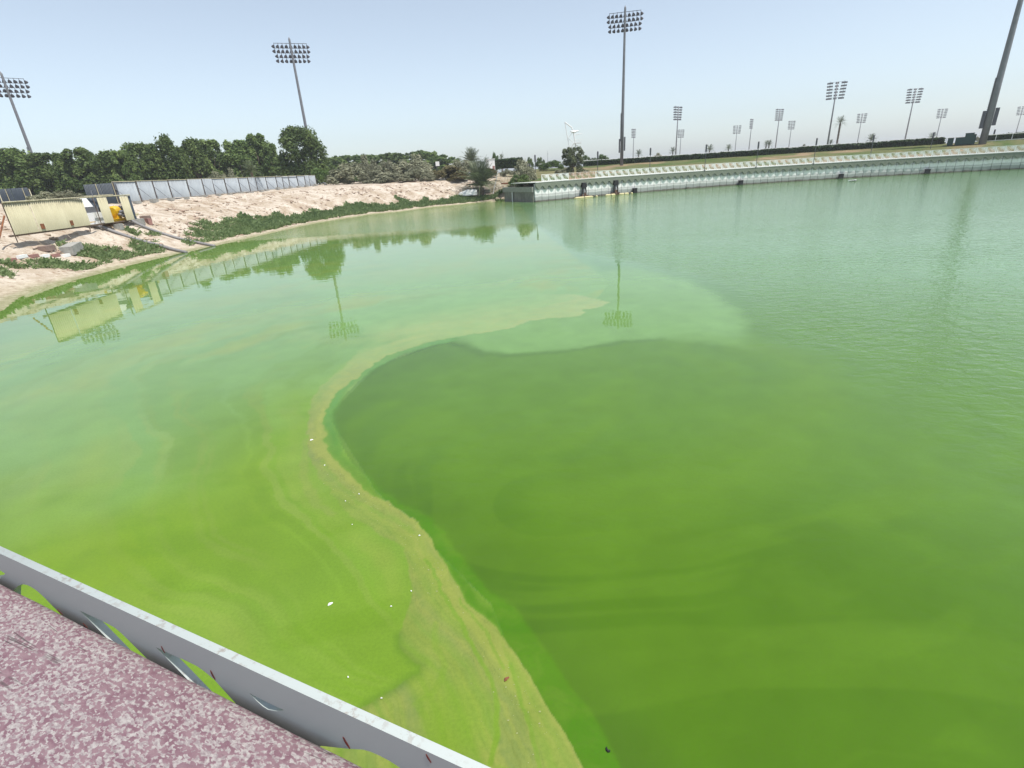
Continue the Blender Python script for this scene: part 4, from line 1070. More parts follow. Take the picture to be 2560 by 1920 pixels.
hedge([(-1.0, 150), (6.5, 150)], 2.0, 3, 'dark green block hedge left of the first lamp post', 1600, lambda x, y: 6.2)
# racetrack running rail just behind the hedge
e = empty('running_rail', (0, 0, 0), 0, 'thin white racetrack rail above the long hedge', 'rail')
rp = [(x * 1.022, y * 1.022) for x, y in [(11, 150.5)] + HEDGE_A]
mb = MB()
zr = 5.3 + 1.35
mb.tube([(x, y, zr + (0 if i else -.1)) for i, (x, y) in enumerate(rp)], .07, 6); mb.build('rail', M_WHITE, e)
for k in range(len(rp) - 1):
    for s in (0, .33, .66):
        x = rp[k][0] * (1 - s) + rp[k + 1][0] * s; y = rp[k][1] * (1 - s) + rp[k + 1][1] * s
        mb = MB(); mb.tube([(x, y, 5.0), (x, y, zr)], .05, 6); mb.build('post', M_WHITE, e)
e = empty('running_rail', (0, 0, 0), 0, 'white two-bar rail on posts beside the green bins and right hedge', 'rail')
rp = [(95.5 * .985, 118.0 * .985), (97.8, 112.4), (101.6, 109.4), (107.2, 104.2)]
for zz in (6.25, 5.15):
    mb = MB(); mb.tube([(x, y, zz + .06) for x, y in rp], .06, 6); mb.build('rail', M_WHITE, e)
for k in range(3):
    for s in (0, .5):
        x = rp[k][0] * (1 - s) + rp[k + 1][0] * s; y = rp[k][1] * (1 - s) + rp[k + 1][1] * s
        mb = MB(); mb.tube([(x, y, 4.8), (x, y, 6.28)], .05, 6); mb.build('post', M_WHITE, e)
# green bins
bl = ['small dark green bin standing apart on the left', 'low wide dark green bin in the middle', 'tall dark green bin in the middle of the group', 'narrow dark green bin at the right of the tall one']
for (x, y, w, h), lb in zip(BINS, bl):
    z = gz(x, y) - .05
    e = empty('waste_bin', (x, y, z), math.atan2(y, x) - math.pi / 2, lb, 'bin', 'dark green bins beside the thick mast')
    mb = MB(); w *= .72; mb.box((0, 0, h * .5), (w * .96, 1.2, h * .9)); mb.build('bin_body', M_GREENBIN, e)
    mb = MB(); mb.box((0, 0, h * .97), (w * 1.02, 1.3, h * .06)); ld_ = mb.build('lid', M_GREENBIN, e)
    mb = MB(); mb.box((0, -.68, h * .97), (w * .4, .06, .05)); mb.build('handle', M_MASTDARK, ld_)
    mb = MB()
    for s in (-1, 0, 1): mb.box((s * w * .35, -.615, h * .5), (.06, .05, h * .82))
    mb.build('rib', M_GREENBIN, e)

# diving tower (white steel)
e = empty('diving_tower', (22.0, 168.6, 4.8), 0, 'white steel diving tower with platforms behind the round tree', 'diving tower')
S = .0183
def tw(u, v, dy=0.0): return ((u - 1480) * S, dy, 6.0 + (540 - v) * S * .98)
parts = [('mast', [tw(1475, 640), tw(1388, 155)], .10), ('boom', [tw(1388, 155), tw(1500, 240), tw(1516, 285)], .16), ('column', [tw(1575, 700), tw(1562, 540), tw(1524, 285)], .16),
         ('strut', [tw(1440, 390), tw(1510, 315)], .07), ('strut', [tw(1440, 400), tw(1530, 470)], .06), ('diving_board', [tw(1530, 350), tw(1600, 343), tw(1668, 342)], .07), ('strut', [tw(1540, 375), tw(1620, 345)], .05),
         ('stair', [tw(1480, 545), tw(1530, 478), tw(1560, 470)], .16), ('leg', [tw(1588, 700), tw(1600, 520), tw(1560, 512)], .12)]
for n_, p_, r_ in parts:
    mb = MB(); mb.tube(p_, r_, 8); mb.build(n_, M_WHITE, e)
mb = MB(); c = tw(1545, 297); mb.tube([(c[0] - 1.3, -.8, c[2] - .05), (c[0] - .2, 0, c[2] - .22), (c[0] + 1.3, .8, c[2] + .12)], [.15, .35, .15], 8); mb.build('platform', M_WHITE, e)
mb = MB(); c = tw(1600, 480); mb.box((c[0], 0, c[2]), (1.9, 1.4, .22)); mb.build('platform', M_WHITE, e)
for k in range(5):
    mb = MB(); mb.tube([(c[0] - .9 + .45 * k, -.65, c[2]), (c[0] - .9 + .45 * k, -.65, c[2] + .95)], .03, 5); mb.build('baluster', M_WHITE, e)
mb = MB(); mb.tube([(c[0] - .9, -.65, c[2] + .95), (c[0] + .92, -.65, c[2] + .95)], .035, 5); mb.build('handrail', M_WHITE, e)

# white booth, sign, distant masts
e = empty('white_booth', (-1.9, 130, 4.6), .1, 'plain white box building behind the front palm', 'booth')
mb = MB(); mb.box((0, 0, 1.5), (1.9, 2.2, 3.6)); mb.build('wall', M_WHITE, e)
mb = MB(); mb.box((0, 0, 3.36), (2.1, 2.4, .1)); mb.build('roof', M_WHITE, e)
mb = MB(); mb.box((.62, -1.12, .9), (.5, .05, 1.9)); dr_ = mb.build('door', M_REDWHITE_R, e)
mb = MB(); mb.box((.45, -1.17, .95), (.05, .06, .16)); mb.build('handle', M_MAST, dr_)
e = empty('white_sign', (-16.3, 149, 5.0), 0, 'small white board showing above the brownish bush', 'sign')
mb = MB(); mb.box((0, 0, 3.1), (1.0, .1, 1.1)); mb.build('board', M_WHITE, e)
mb = MB(); mb.tube([(-.3, .08, -.3), (-.3, .08, 3.4)], .05, 6); mb.build('post', M_MAST, e)
for (x, y, zt), lb in (((2.6, 310, 16.5), 'hair-thin distant mast left of the first lamp post'), ((27.5, 310, 15), 'hair-thin distant mast left of the diving tower')):
    e = empty('radio_mast', (x, y, 5), 0, lb, 'mast', 'hair-thin distant masts')
    mb = MB(); mb.tube([(0, 0, 0), (0, 0, zt - 5)], [.12, .05], 6); mb.build('pole', M_MAST, e)
    mb = MB(); mb.box((0, 0, zt - 6.5), (.5, .1, .1)); mb.build('crossarm', M_MAST, e)

# ------------------------------------------------------------------ site fences
def corrugated(name, w, h, m, pitch=.19, amp=.022, thick=.004):
    n = max(4, int(w / pitch) * 4); V = []; F = []
    for k in range(n + 1):
        u = -w / 2 + w * k / n; yy = amp * (1, .9, -1, -.9)[k % 4]
        V += [(u, yy - .003, 0), (u, yy - .003, h), (u, yy + .003, h), (u, yy + .003, 0)]
    for k in range(n):
        a, b = 4 * k, 4 * k + 4
        F += [(a, b, b + 1, a + 1), (a + 2, b + 2, b + 3, a + 3), (a + 1, b + 1, b + 2, a + 2)]
    return np_mesh(name, np.array(V), np.array(F), m)
ORD = 'first second third fourth fifth sixth seventh eighth ninth tenth eleventh twelfth thirteenth fourteenth fifteenth sixteenth seventeenth eighteenth nineteenth'.split()
fence = empty('site_fence', (0, 0, 0), 0, 'long grey corrugated hoarding fence on top of the sandy bank', 'fence')
FA, FB = (-39.8, 57.3), (-37.3, 112.5)
NP = 18
fx = [FA[0] + (FB[0] - FA[0]) * i / NP + .25 * math.sin(i * 1.7) * (1 if 0 < i < NP else 0) for i in range(NP + 1)]
fy = [FA[1] + (FB[1] - FA[1]) * i / NP for i in range(NP + 1)]
FZ = lambda x, y: 4.12 + .42 * (y - 57.6) / 55
grey_me = corrugated('sheet_panel', 3.0, 1.98, M_GREYSHEET)
mb = MB(); mb.box((0, .05, .95), (.07, .07, 2.1)); post_me = mb.mesh('post', simple('rusty_post', (.13, .10, .09), .8, .4, 4))
mb = MB(); mb.tube([(0, 0, 1.35), (1.15, 0, .0)], .03, 6); brace_me = mb.mesh('brace', M_MAST)
mb = MB(); mb.box((0, 0, 0), (3.05, .06, .06)); top_me = mb.mesh('top_rail', M_CREAM)
mb = MB(); mb.box((0, 0, .15), (.8, .4, .34)); block_me = mb.mesh('concrete_block', M_CONC)
for i in range(NP):
    xm, ym = (fx[i] + fx[i + 1]) / 2, (fy[i] + fy[i + 1]) / 2
    rz = math.atan2(fy[i + 1] - fy[i], fx[i + 1] - fx[i])
    z = FZ(xm, ym)
    lean = (-.06 if i in (13, 14) else rng.uniform(-.03, .03))
    o = link('sheet_panel', grey_me, fence); o.location = (xm, ym, z); o.rotation_euler = (lean, 0, rz); o.scale = (math.hypot(fx[i + 1] - fx[i], fy[i + 1] - fy[i]) / 3.0 * .985, 1, 1)
    o = link('top_rail', top_me, fence); o.location = (xm, ym, z + 2.0); o.rotation_euler = (0, 0, rz)
for i in range(NP + 1):
    z = FZ(fx[i], fy[i])
    o = link('post', post_me, fence); o.location = (fx[i] + .05, fy[i], z); o.rotation_euler = (rng.uniform(-.03, .03), 0, 0)
    o = link('brace', brace_me, fence); o.location = (fx[i] + .1, fy[i], z); o.rotation_euler = (0, 0, rng.uniform(.3, .7))
    if i % 1 == 0:
        b = link('concrete_block', block_me); bxx, byy = fx[i] + 1.2 + rng.uniform(-.2, .3), fy[i] + rng.uniform(.2, 1.2)
        b.location = (bxx, byy, gz(bxx, byy) - .02); b.rotation_euler = (0, 0, 1.57 + rng.uniform(-.2, .2)); b.scale = (rng.uniform(.8, 1.4), 1, rng.uniform(.8, 1.3))
        tag(b, ORD[i] + ' grey concrete block along the long grey fence, counted from its near end', 'concrete block', 'concrete blocks along the long fence')
# dark leg of that fence, turning away from the lake
leg = empty('site_fence', (0, 0, 0), 0, 'short dark navy fence leg turning back behind the pump shelter', 'fence')
navy_me = corrugated('sheet_panel', 2.4, 2.0, M_NAVY)
mb = MB(); mb.box((0, -.05, 1.0), (.06, .05, 2.0)); strut_me = mb.mesh('post', M_CREAM)
for i in range(2):
    x = -42.05 + 1.72 * i; y = 57.4
    o = link('sheet_panel', navy_me, leg); o.location = (x, y, 4.05); o.scale = (.705, 1, .98)
    o = link('post', strut_me, leg); o.location = (x + .5, y, 4.05)
dk = empty('site_fence', (0, 0, 0), 0, 'dark navy fence with pale props at the left edge behind the cream hoarding', 'fence')
for i in range(5):
    x = -63.8 - 2.45 * i; y = 74.0 + .2 * i
    o = link('sheet_panel', navy_me, dk); o.location = (x, y, 4.45); o.rotation_euler = (0, 0, -.08); o.scale = (1, 1, 1.03)
    o = link('post', strut_me, dk); o.location = (x + .6, y - .1, 4.45); o.scale = (1, 1, 1.03)
for xx in (-66.5, -62.4):
    mb = MB(); mb.tube([(xx, 73.9, 6.3), (xx + 1.3, 72.4, 4.5)], .05, 6); mb.build('brace', M_CREAM, dk)

# cream hoarding round the pumps (runs along the shore, faces the lake)
ch = empty('pump_shelter', (-33.3, 35.4, 0), 0, 'cream corrugated hoarding with a long top bar around the pumps', 'hoarding')
CZ = 2.72
def cpos(t): return (-31.9 - 33.3 * 0 + (-.09) * t * 0 - .07 * t - (-33.3), t)   # local x, y along the row
def sheet(y0, y1, m, xoff=0, zoff=0, h=1.95, name='sheet_panel', lean=0.0):
    me = corrugated(name, y1 - y0, h, m)
    o = link(name, me, ch); ym = (y0 + y1) / 2
    o.location = (cpos(ym)[0] + xoff, ym, CZ + zoff); o.rotation_euler = (lean, 0, math.pi / 2 + .07)
    return o
sheet(0.0, 2.1, M_CREAM); sheet(2.14, 5.0, M_CREAM, .02); sheet(5.04, 7.4, M_CREAM)
sheet(8.75, 9.95, M_CREAM, .25); sheet(11.6, 12.75, M_CREAM, .3)
sheet(9.7, 11.6, M_NAVY, -1.6, .1, 1.9); sheet(12.75, 13.2, M_NAVY, .25)
mb = MB(); mb.tube([(cpos(0)[0] + .04, -.05, CZ + 2.0), (cpos(6)[0] + .04, 6, CZ + 2.03), (cpos(13)[0] + .3, 13.1, CZ + 2.03)], .05, 8); mb.build('top_bar', M_CREAM, ch)
mb = MB(); mb.tube([(cpos(10.2)[0] - 1.5, 10.0, CZ + 2.12), (cpos(13)[0] - 1.2, 13.2, CZ + 2.14)], .04, 8); mb.build('top_bar', M_CREAM, ch)
for t_ in (0.1, 7.3, 8.85, 9.9, 13.1):
    mb = MB(); mb.tube([(cpos(t_)[0] - .14, t_, CZ - .5), (cpos(t_)[0] - .14, t_, CZ + 2.0)], .03, 6); mb.build('post', M_WOODDARK, ch)
mb = MB(); mb.tube([(cpos(0)[0] - .3, .1, CZ + 1.2), (cpos(0)[0] - .2, -1.0, CZ - .1)], .05, 6); mb.build('brace', M_RUST, ch)
mb = MB(); mb.box((cpos(6.0)[0] - .1, 6.4, CZ - .05), (.1, 13.6, .12), .07); mb.build('bottom_beam', M_WOODDARK, ch)
for yy, ww in ((2.45, .3), (5.35, .22)):
    mb = MB(); mb.box((cpos(yy)[0] + .05, yy, CZ + .32), (.06, ww, .35)); mb.build('patch_plate', M_RUST, ch)

def local_thing(name, x, y, z, lb, cat, group=None, rz=0): return empty(name, (x, y, z), rz, lb, cat, group)
# yellow pump unit
e = local_thing('pump_unit', -33.75, 45.75, 2.68, 'yellow trailer pump standing behind the cream hoarding gap', 'pump', None, .05)
mb = MB(); mb.box((0, .6, .12), (1.3, 4.4, .2)); mb.build('skid', M_YELLOW, e)
mb = MB(); mb.tube([(.2, 1.55, .85), (.2, 1.65, .85), (.2, 2.15, .85), (.2, 2.25, .85)], [.3, .42, .42, .3], 12); mb.box((.2, 1.9, .45), (.55, .5, .6)); mb.build('tank', M_YELLOW, e, False)
mb = MB(); mb.tube([(.55, 1.95, .75), (1.0, 2.0, .7)], .17, 10); mb.build('outlet', M_MAST, e)
mb = MB(); mb.box((0, .2, .65), (.9, 1.1, .75)); mb.tube([(0, .2, 1.0), (0, .2, 1.25)], .15, 8); mb.build('engine', M_BLACK, e)
mb = MB(); mb.tube([(-.2, 2.75, .3), (-.2, 2.75, .95), (.3, 3.2, 1.05)], .2, 8); mb.build('exhaust_duct', M_BLACK, e)
# white pump housing
e = local_thing('pump_housing', -33.55, 44.75, 2.68, 'white pump housing with its lid propped open beside the hoarding', 'pump', None, .05)
mb = MB(); mb.box((0, 0, .45), (1.1, 1.2, .9), 0, .92); mb.build('housing', M_WHITE, e)
mb = MB(); mb.box((-.1, .0, 1.12), (.9, 1.0, .45)); mb.build('grille', M_MAST, e)
mb = MB(); mb.prism([(-.55, 0), (.55, 0), (.42, .75), (-.42, .75)], (0, 1, 0), (-.35, 0, .95), (1, 0, 0), (-.1, .0, 1.35), .08); mb.build('lid', M_WHITE, e)
mb = MB(); mb.tube([(.3, .3, 1.0), (.3, .45, 2.6)], .03, 6); mb.build('prop_rod', M_MAST, e)
# hoses to the water
def hose(pts, r, lb, m):
    P = []
    for x, y, dz in pts: P.append((x, y, max(gz(x, y), 0) + dz))
    # smooth
    Q = []
    for i in range(len(P) - 1):
        p0 = P[max(i - 1, 0)]; p1 = P[i]; p2 = P[i + 1]; p3 = P[min(i + 2, len(P) - 1)]
        for k in range(6):
            t = k / 6
            Q.append(tuple(.5 * ((2 * p1[j]) + (-p0[j] + p2[j]) * t + (2 * p0[j] - 5 * p1[j] + 4 * p2[j] - p3[j]) * t * t + (-p0[j] + 3 * p1[j] - 3 * p2[j] + p3[j]) * t ** 3) for j in range(3)))
    Q.append(P[-1])
    mb = MB(); mb.tube(Q, r, 10); o = mb.build('hose', m, None, True)
    return tag(o, lb, 'hose', 'hoses from the pumps to the lake')
hose([(-33.9, 44.3, .55), (-33.2, 44.4, .35), (-32, 44.7, .18), (-30.6, 45.2, .12), (-29.2, 45.3, .14), (-27.9, 44.9, .12), (-26.6, 44.4, .03)], .13, 'grey suction hose from the white housing to the water, nearer of the two', M_HOSE)
hose([(-33.9, 47.5, .75), (-33.1, 47.6, .8), (-32.2, 47.9, .3), (-31, 48.4, .14), (-29.5, 48.9, .12), (-28, 48.9, .12), (-26.3, 48.4, .02)], .13, 'grey suction hose from the yellow pump to the water, farther of the two', M_HOSE)

# loose blocks, timber and kerb pieces on the bank
def block(name, x, y, s, rz, m, lb, cat, group=None, dz=0.0, tilt=0.0):
    mb = MB(); mb.box((0, 0, s[2] / 2), s, 0, .94)
    o = mb.build(name, m); o.location = (x, y, gz(x, y) - .05 + dz); o.rotation_euler = (tilt, 0, rz)
    return tag(o, lb, cat, group)
block('concrete_block', -31.2, 38.6, (.8, 1.9, .6), .3, M_CONC, 'large tilted grey concrete block below the middle of the cream hoarding', 'concrete block', None, 0, .1)
block('concrete_block', -31.6, 37.0, (.6, .9, .35), .1, M_BROWNSTONE, 'small brown block under the left part of the cream hoarding', 'concrete block')
block('concrete_block', -32.6, 46.0, (.5, .6, .5), .1, M_CONC, 'grey block propping the yellow pump skid', 'concrete block')
block('concrete_block', -32.4, 48.6, (.6, .8, .55), .4, M_CONC, 'grey block at the right end of the cream hoarding', 'concrete block')
block('concrete_block', -33.0, 50.4, (.7, .7, .55), .2, M_BROWNSTONE, 'square brown block right of the cream hoarding', 'concrete block')
block('timber_beam', -30.5, 40.8, (.2, 2.6, .14), -.35, M_WOODDARK, 'dark timber beam lying below the cream hoarding', 'timber')
block('timber_beam', -33.2, 49.6, (.16, 2.6, .14), .5, M_PALEYEL, 'pale yellowish plank lying across the blocks right of the hoarding', 'timber', None, .5)
for k in range(6):
    mcol = M_REDWHITE_R if k % 2 == 0 else M_WHITE
    block('kerb_stone', -31.0 + .05 * k, 33.4 + .78 * k, (.24, .66, .2), .1, mcol, ORD[k // 2] + (' faded red' if k % 2 == 0 else ' white') + ' painted kerb stone from the left, below the cream hoarding', 'kerb stone', 'red kerb stones in the row' if k % 2 == 0 else 'white kerb stones in the row')
block('kerb_stone', -32.3, 49.6, (.3, .8, .55), .9, M_REDWHITE_R, 'red and white barrier piece right of the cream hoarding', 'kerb stone')
block('timber_beam', -17.9, 109.5, (3.2, .4, .3), -.45, M_WOODDARK, 'dark fallen log on the sandy bank below the bushes', 'log')
block('concrete_block', -11.9, 111.6, (2.0, .7, .55), .1, M_CONC, 'grey concrete slab at the foot of the brownish bush', 'concrete block')
for k in range(3):
    block('stone_block', -4.6 + 1.1 * k, 104.4 - .25 * k, (1.05, .7, .55), -.1, M_CONCDARK, ('left', 'middle', 'right')[k] + ' weathered stone block of the low retaining row under the front palm', 'stone block', 'stone blocks under the front palm', .1)
# overturned white boat hull on the bank
e = empty('boat_hull', (-6.0, 101.6, gz(-6.0, 101.6) + .3), -.12, 'white overturned boat hull lying in the weeds below the front palm', 'boat')
mb = MB(); n = 8; rings = []
for i in range(n + 1):
    s = i / n; xx = -1.7 + 3.4 * s; w = .75 * math.sin(math.pi * min(1, .12 + s * .95) ** .8) ** .6 + .05; hh = .25 + .75 * math.sin(math.pi * (.05 + .68 * s) ) ** .8
    rings.append([(xx, -w, 0), (xx, -w * .92, hh * .6), (xx, -w * .4, hh), (xx, w * .4, hh), (xx, w * .92, hh * .6), (xx, w, 0)])
vs = [v for r_ in rings for v in r_]; fs = []
for i in range(n):
    for k in range(5): fs.append((i * 6 + k, i * 6 + k + 1, (i + 1) * 6 + k + 1, (i + 1) * 6 + k))
fs += [tuple(range(5, -1, -1)), tuple(n * 6 + k for k in range(6))]
mb.add(vs, fs); mb.build('hull', M_WHITE, e, True)
mb = MB(); mb.tube([(-1.6, 0, .5), (0, 0, 1.02), (1.5, 0, .75)], .05, 6); mb.build('keel', M_WHITE, e)
# white leaning stick and frame sticks near the abutment
def stick(p0, p1, r, lb, group=None):
    mb = MB(); mb.tube([p0, p1], r, 6); return tag(mb.build('stick', M_WHITE), lb, 'stick', group)
stick((-1.4, 103, gz(-1.4, 103)), (-.1, 103.4, 5.4), .07, 'long white stick leaning among the bushes by the palm')
e = empty('handcart', (1.3, 101.5, 2.7), .1, 'low rusty frame with white upright sticks behind the abutment', 'frame')
mb = MB(); mb.box((.2, 0, .25), (2.4, 1.0, .25)); mb.build('platform', M_RUST, e)
for (u, v) in ((-.6, .5), (.1, .1), (.7, .7), (1.8, .4)):
    mb = MB(); mb.tube([(u, 0, .2), (u + v, 0, 1.5)], .035, 5); mb.build('upright', M_CREAM, e)
block('concrete_block', 3.4, 97.2, (.7, .6, .75), .2, M_CONC, 'square grey block at the abutment corner', 'concrete block', None, 1.5)
block('panel_board', 5.3, 103.0, (1.1, .12, 2.0), .1, M_MASTDARK, 'upright dark grey board behind the railing end', 'board', None, 1.0)

# rubble and stones on the bank
def rubble():
    g = np.random.default_rng(77); V = []; F = []; off = 0
    cnt = 0
    base = np.array([[-1, -1, -.6], [1, -1, -.6], [1, 1, -.6], [-1, 1, -.6], [-.7, -.6, .6], [.6, -.7, .7], [.7, .6, .5], [-.6, .7, .65]])
    bf = np.array([[3, 2, 1, 0], [4, 5, 6, 7], [0, 1, 5, 4], [1, 2, 6, 5], [2, 3, 7, 6], [3, 0, 4, 7]])
    xs = g.uniform(-42, 1, 26000); ys = g.uniform(34, 112, 26000)
    ins = inside(xs, ys, LAKE); dn = seg_dist(xs, ys, NATX)
    clump = fbm(xs * .35, ys * .35, 66)
    ok = (~ins) & (dn > 1) & (dn < 13) & (g.random(26000) < .10 + .8 * sstep(.5, .68, clump))
    xs, ys = xs[ok][:7500], ys[ok][:7500]
    zs = ground_height(xs, ys)
    for x, y, z in zip(xs, ys, zs):
        s = .035 + .17 * g.random() ** 4
        a = g.random() * 6.28; R2 = np.array([[math.cos(a), -math.sin(a), 0], [math.sin(a), math.cos(a), 0], [0, 0, 1]])
        v = (base * (1 + .35 * g.normal(size=(8, 1))) * np.array([1.3, .9, .7]) * s) @ R2.T + np.array([x, y, z + s * .25])
        V.append(v); F.append(bf + off); off += 8
    return np_mesh('rubble', np.concatenate(V), np.concatenate(F), simple('rubble_stone', (0.55, 0.45, 0.36), .95, .5, .6, c2=(0.22, 0.14, 0.10)))
tag(link('rubble', rubble()), 'loose pale and brown stones strewn over the sandy bank', 'rubble', None, 'stuff')

# weeds along the shore
def weeds():
    g = np.random.default_rng(5)
    n0 = 520000
    xs = g.uniform(-40, 2, n0); ys = g.uniform(22, 108, n0)
    ins = inside(xs, ys, LAKE); dn = seg_dist(xs, ys, NATX)
    nz = fbm(xs * .28, ys * .28, 44, 3); nz2 = fbm(xs * .9, ys * .9, 45, 3)
    far = sstep(48, 56, ys)
    lo = 1.0 + 1.2 * (nz2 - .3) ; hi = 3.5 + 4.2 * (nz - .5) + 1.6 * (nz2 - .5) + .2 * far
    thr = .485 - .20 * far
    gap = 1 - np.exp(-((ys - 50.5) / 1.6) ** 2) * .0
    ok = (~ins) & (dn > lo) & (dn < hi) & (nz * .6 + nz2 * .4 > thr) & (ys > 31.0)
    xs, ys, dn = xs[ok], ys[ok], dn[ok]
    keep = g.random(len(xs)) < .95; xs, ys = xs[keep], ys[keep]
    zs = ground_height(xs, ys); n = len(xs)
    h = .10 + .20 * g.random(n); h *= np.where(ys > 60, 1.6, 1.0)
    a = g.random(n) * 6.28; w = .03 + .05 * g.random(n); w *= np.where(ys > 60, 1.8, 1.0)
    lx, ly = g.normal(size=n) * .16, g.normal(size=n) * .16
    dx, dy = np.cos(a) * w, np.sin(a) * w
    A = np.stack([xs - dx, ys - dy, zs - .03], -1); B = np.stack([xs + dx, ys + dy, zs - .03], -1)
    C = np.stack([xs + dx * .5 + lx, ys + dy * .5 + ly, zs + h], -1); D = np.stack([xs - dx * .6 + lx * 1.2, ys - dy * .6 + ly * 1.2, zs + h * .85], -1)
    V = np.stack([A, B, C, D], 1).reshape(-1, 3)
    tone = np.clip(.2 + .7 * g.random(n) * fbm(xs, ys, 46) * 1.6, 0, 1)
    print('weeds', n)
    return np_mesh('weeds', V, np.arange(4 * n).reshape(n, 4), M_WEED, False, {'tone': ('FLOAT', np.repeat(tone, 4))})
tag(link('weeds', weeds()), 'low green weeds growing in a band along the sandy shore', 'weeds', None, 'stuff')

# ------------------------------------------------------------------ near platform: stone ledge and white cut-out railing
RO = Vector((-.50467, .6120, 0)); RD = Vector((.90403, -.42747, 0)).normalized(); RN = Vector((-.42747, -.90403, 0)).normalized()
def rp3(u, z, off=0.0): return RO + RD * u + RN * off + Vector((0, 0, z))
near_rail = empty('white_railing', tuple(rp3(0, 2.6)), 0, 'near white metal railing with wave cut-outs beside the pink stone ledge', 'railing')
cu = bpy.data.curves.new('rail_plate', 'CURVE'); cu.dimensions = '2D'; cu.fill_mode = 'BOTH'; cu.extrude = .0066
def spl(pts, cu=cu):
    s = cu.splines.new('POLY'); s.points.add(len(pts) - 1)
    for p, q in zip(s.points, pts): p.co = (q[0], q[1], 0, 1)
    s.use_cyclic_u = True
spl([(-1.9, 2.7), (1.7, 2.7), (1.7, 3.93), (-1.9, 3.93)])
H1 = [(-.80, 3.857), (-.76, 3.868), (-.7, 3.8712), (-.6873, 3.8693), (-.6685, 3.8658), (-.70, 3.847), (-.714, 3.838), (-.76, 3.82), (-.80, 3.80)]
H2 = [(-.72, 3.76), (-.6705, 3.8197), (-.6314, 3.8445), (-.6120, 3.855), (-.5956, 3.8606), (-.580, 3.8638), (-.5661, 3.8638), (-.551, 3.861), (-.5375, 3.855), (-.525, 3.847), (-.5154, 3.8379), (-.4935, 3.8209), (-.45, 3.775), (-.55, 3.72)]
H3 = [(-.3911, 3.8641), (-.3295, 3.8662), (-.30, 3.8662), (-.2791, 3.8645), (-.2650, 3.858), (-.2504, 3.8476), (-.2073, 3.8133), (-.15, 3.765), (-.22, 3.73), (-.2891, 3.778), (-.326, 3.81)]
H4 = [(-.1587, 3.8664), (-.1109, 3.8675), (-.08, 3.870), (-.0485, 3.870), (-.032, 3.865), (-.0124, 3.8553), (.0228, 3.8176), (.06, 3.765), (-.01, 3.73), (-.0648, 3.785), (-.1019, 3.8182)]
H5 = [(.0731, 3.8660), (.111, 3.8646), (.1479, 3.8657), (.128, 3.853), (.1071, 3.8454), (.0970, 3.8475), (.0865, 3.854)]
H6 = [(.14, 3.74), (.2095, 3.8192), (.2598, 3.8434), (.282, 3.855), (.2978, 3.8637), (.313, 3.868), (.327, 3.869), (.345, 3.868), (.3653, 3.863), (.41, 3.842), (.47, 3.80), (.5, 3.74)]
HX = [[(p[0] + dx, p[1]) for p in Hh] for dx in (-.95, 1.05) for Hh in (H2, H3)]
for Hh in [H1, H2, H3, H4, H5, H6] + HX: spl(Hh)
tmp = bpy.data.objects.new('tmp_rail', cu); COL.objects.link(tmp)
dg = bpy.context.evaluated_depsgraph_get(); dg.update()
plate_me = bpy.data.meshes.new_from_object(tmp.evaluated_get(dg)); plate_me.name = 'rail_plate'
bpy.data.objects.remove(tmp)
Mp = Matrix((RD, Vector((0, 0, 1)), RN)).transposed().to_4x4(); Mp.translation = RO + RN * .0066 - Vector(near_rail.location)
plate_me.transform(Mp); plate_me.materials.clear(); plate_me.materials.append(M_RAIL)
plate = link('rail_plate', plate_me, near_rail)
rust_red = simple('dark_red_rust', (0.16, 0.03, 0.02), .8, .4, 60)
nl = Vector(near_rail.location)
for (u, z, a, s) in ((.2682, 3.8612, .35, 1.0), (.4148, 3.917, .4, .65), (-.136, 3.8705, .15, .7), (-.0103, 3.8671, .15, .9), (-.4865, 3.825, .9, .7), (-.3993, 3.8225, .9, .6)):
    mb = MB(); ln, wd = .012 * s, .0022 * s
    c = rp3(u, z, .01345) - nl
    ax = Vector((RD.x * math.sin(a), RD.y * math.sin(a), -math.cos(a))); bx2 = Vector((RD.x * math.cos(a), RD.y * math.cos(a), math.sin(a)))
    ring = [c + ax * ln * math.cos(t) + bx2 * wd * (1 + .3 * math.sin(3 * t)) * math.sin(t) for t in [2 * math.pi * k / 10 for k in range(10)]]
    mb.add(ring + [p + RN * .0006 for p in ring], [tuple(range(9, -1, -1)), tuple(range(10, 20))] + [(k, (k + 1) % 10, 10 + (k + 1) % 10, 10 + k) for k in range(10)])
    mb.build('rust_mark', rust_red, plate)

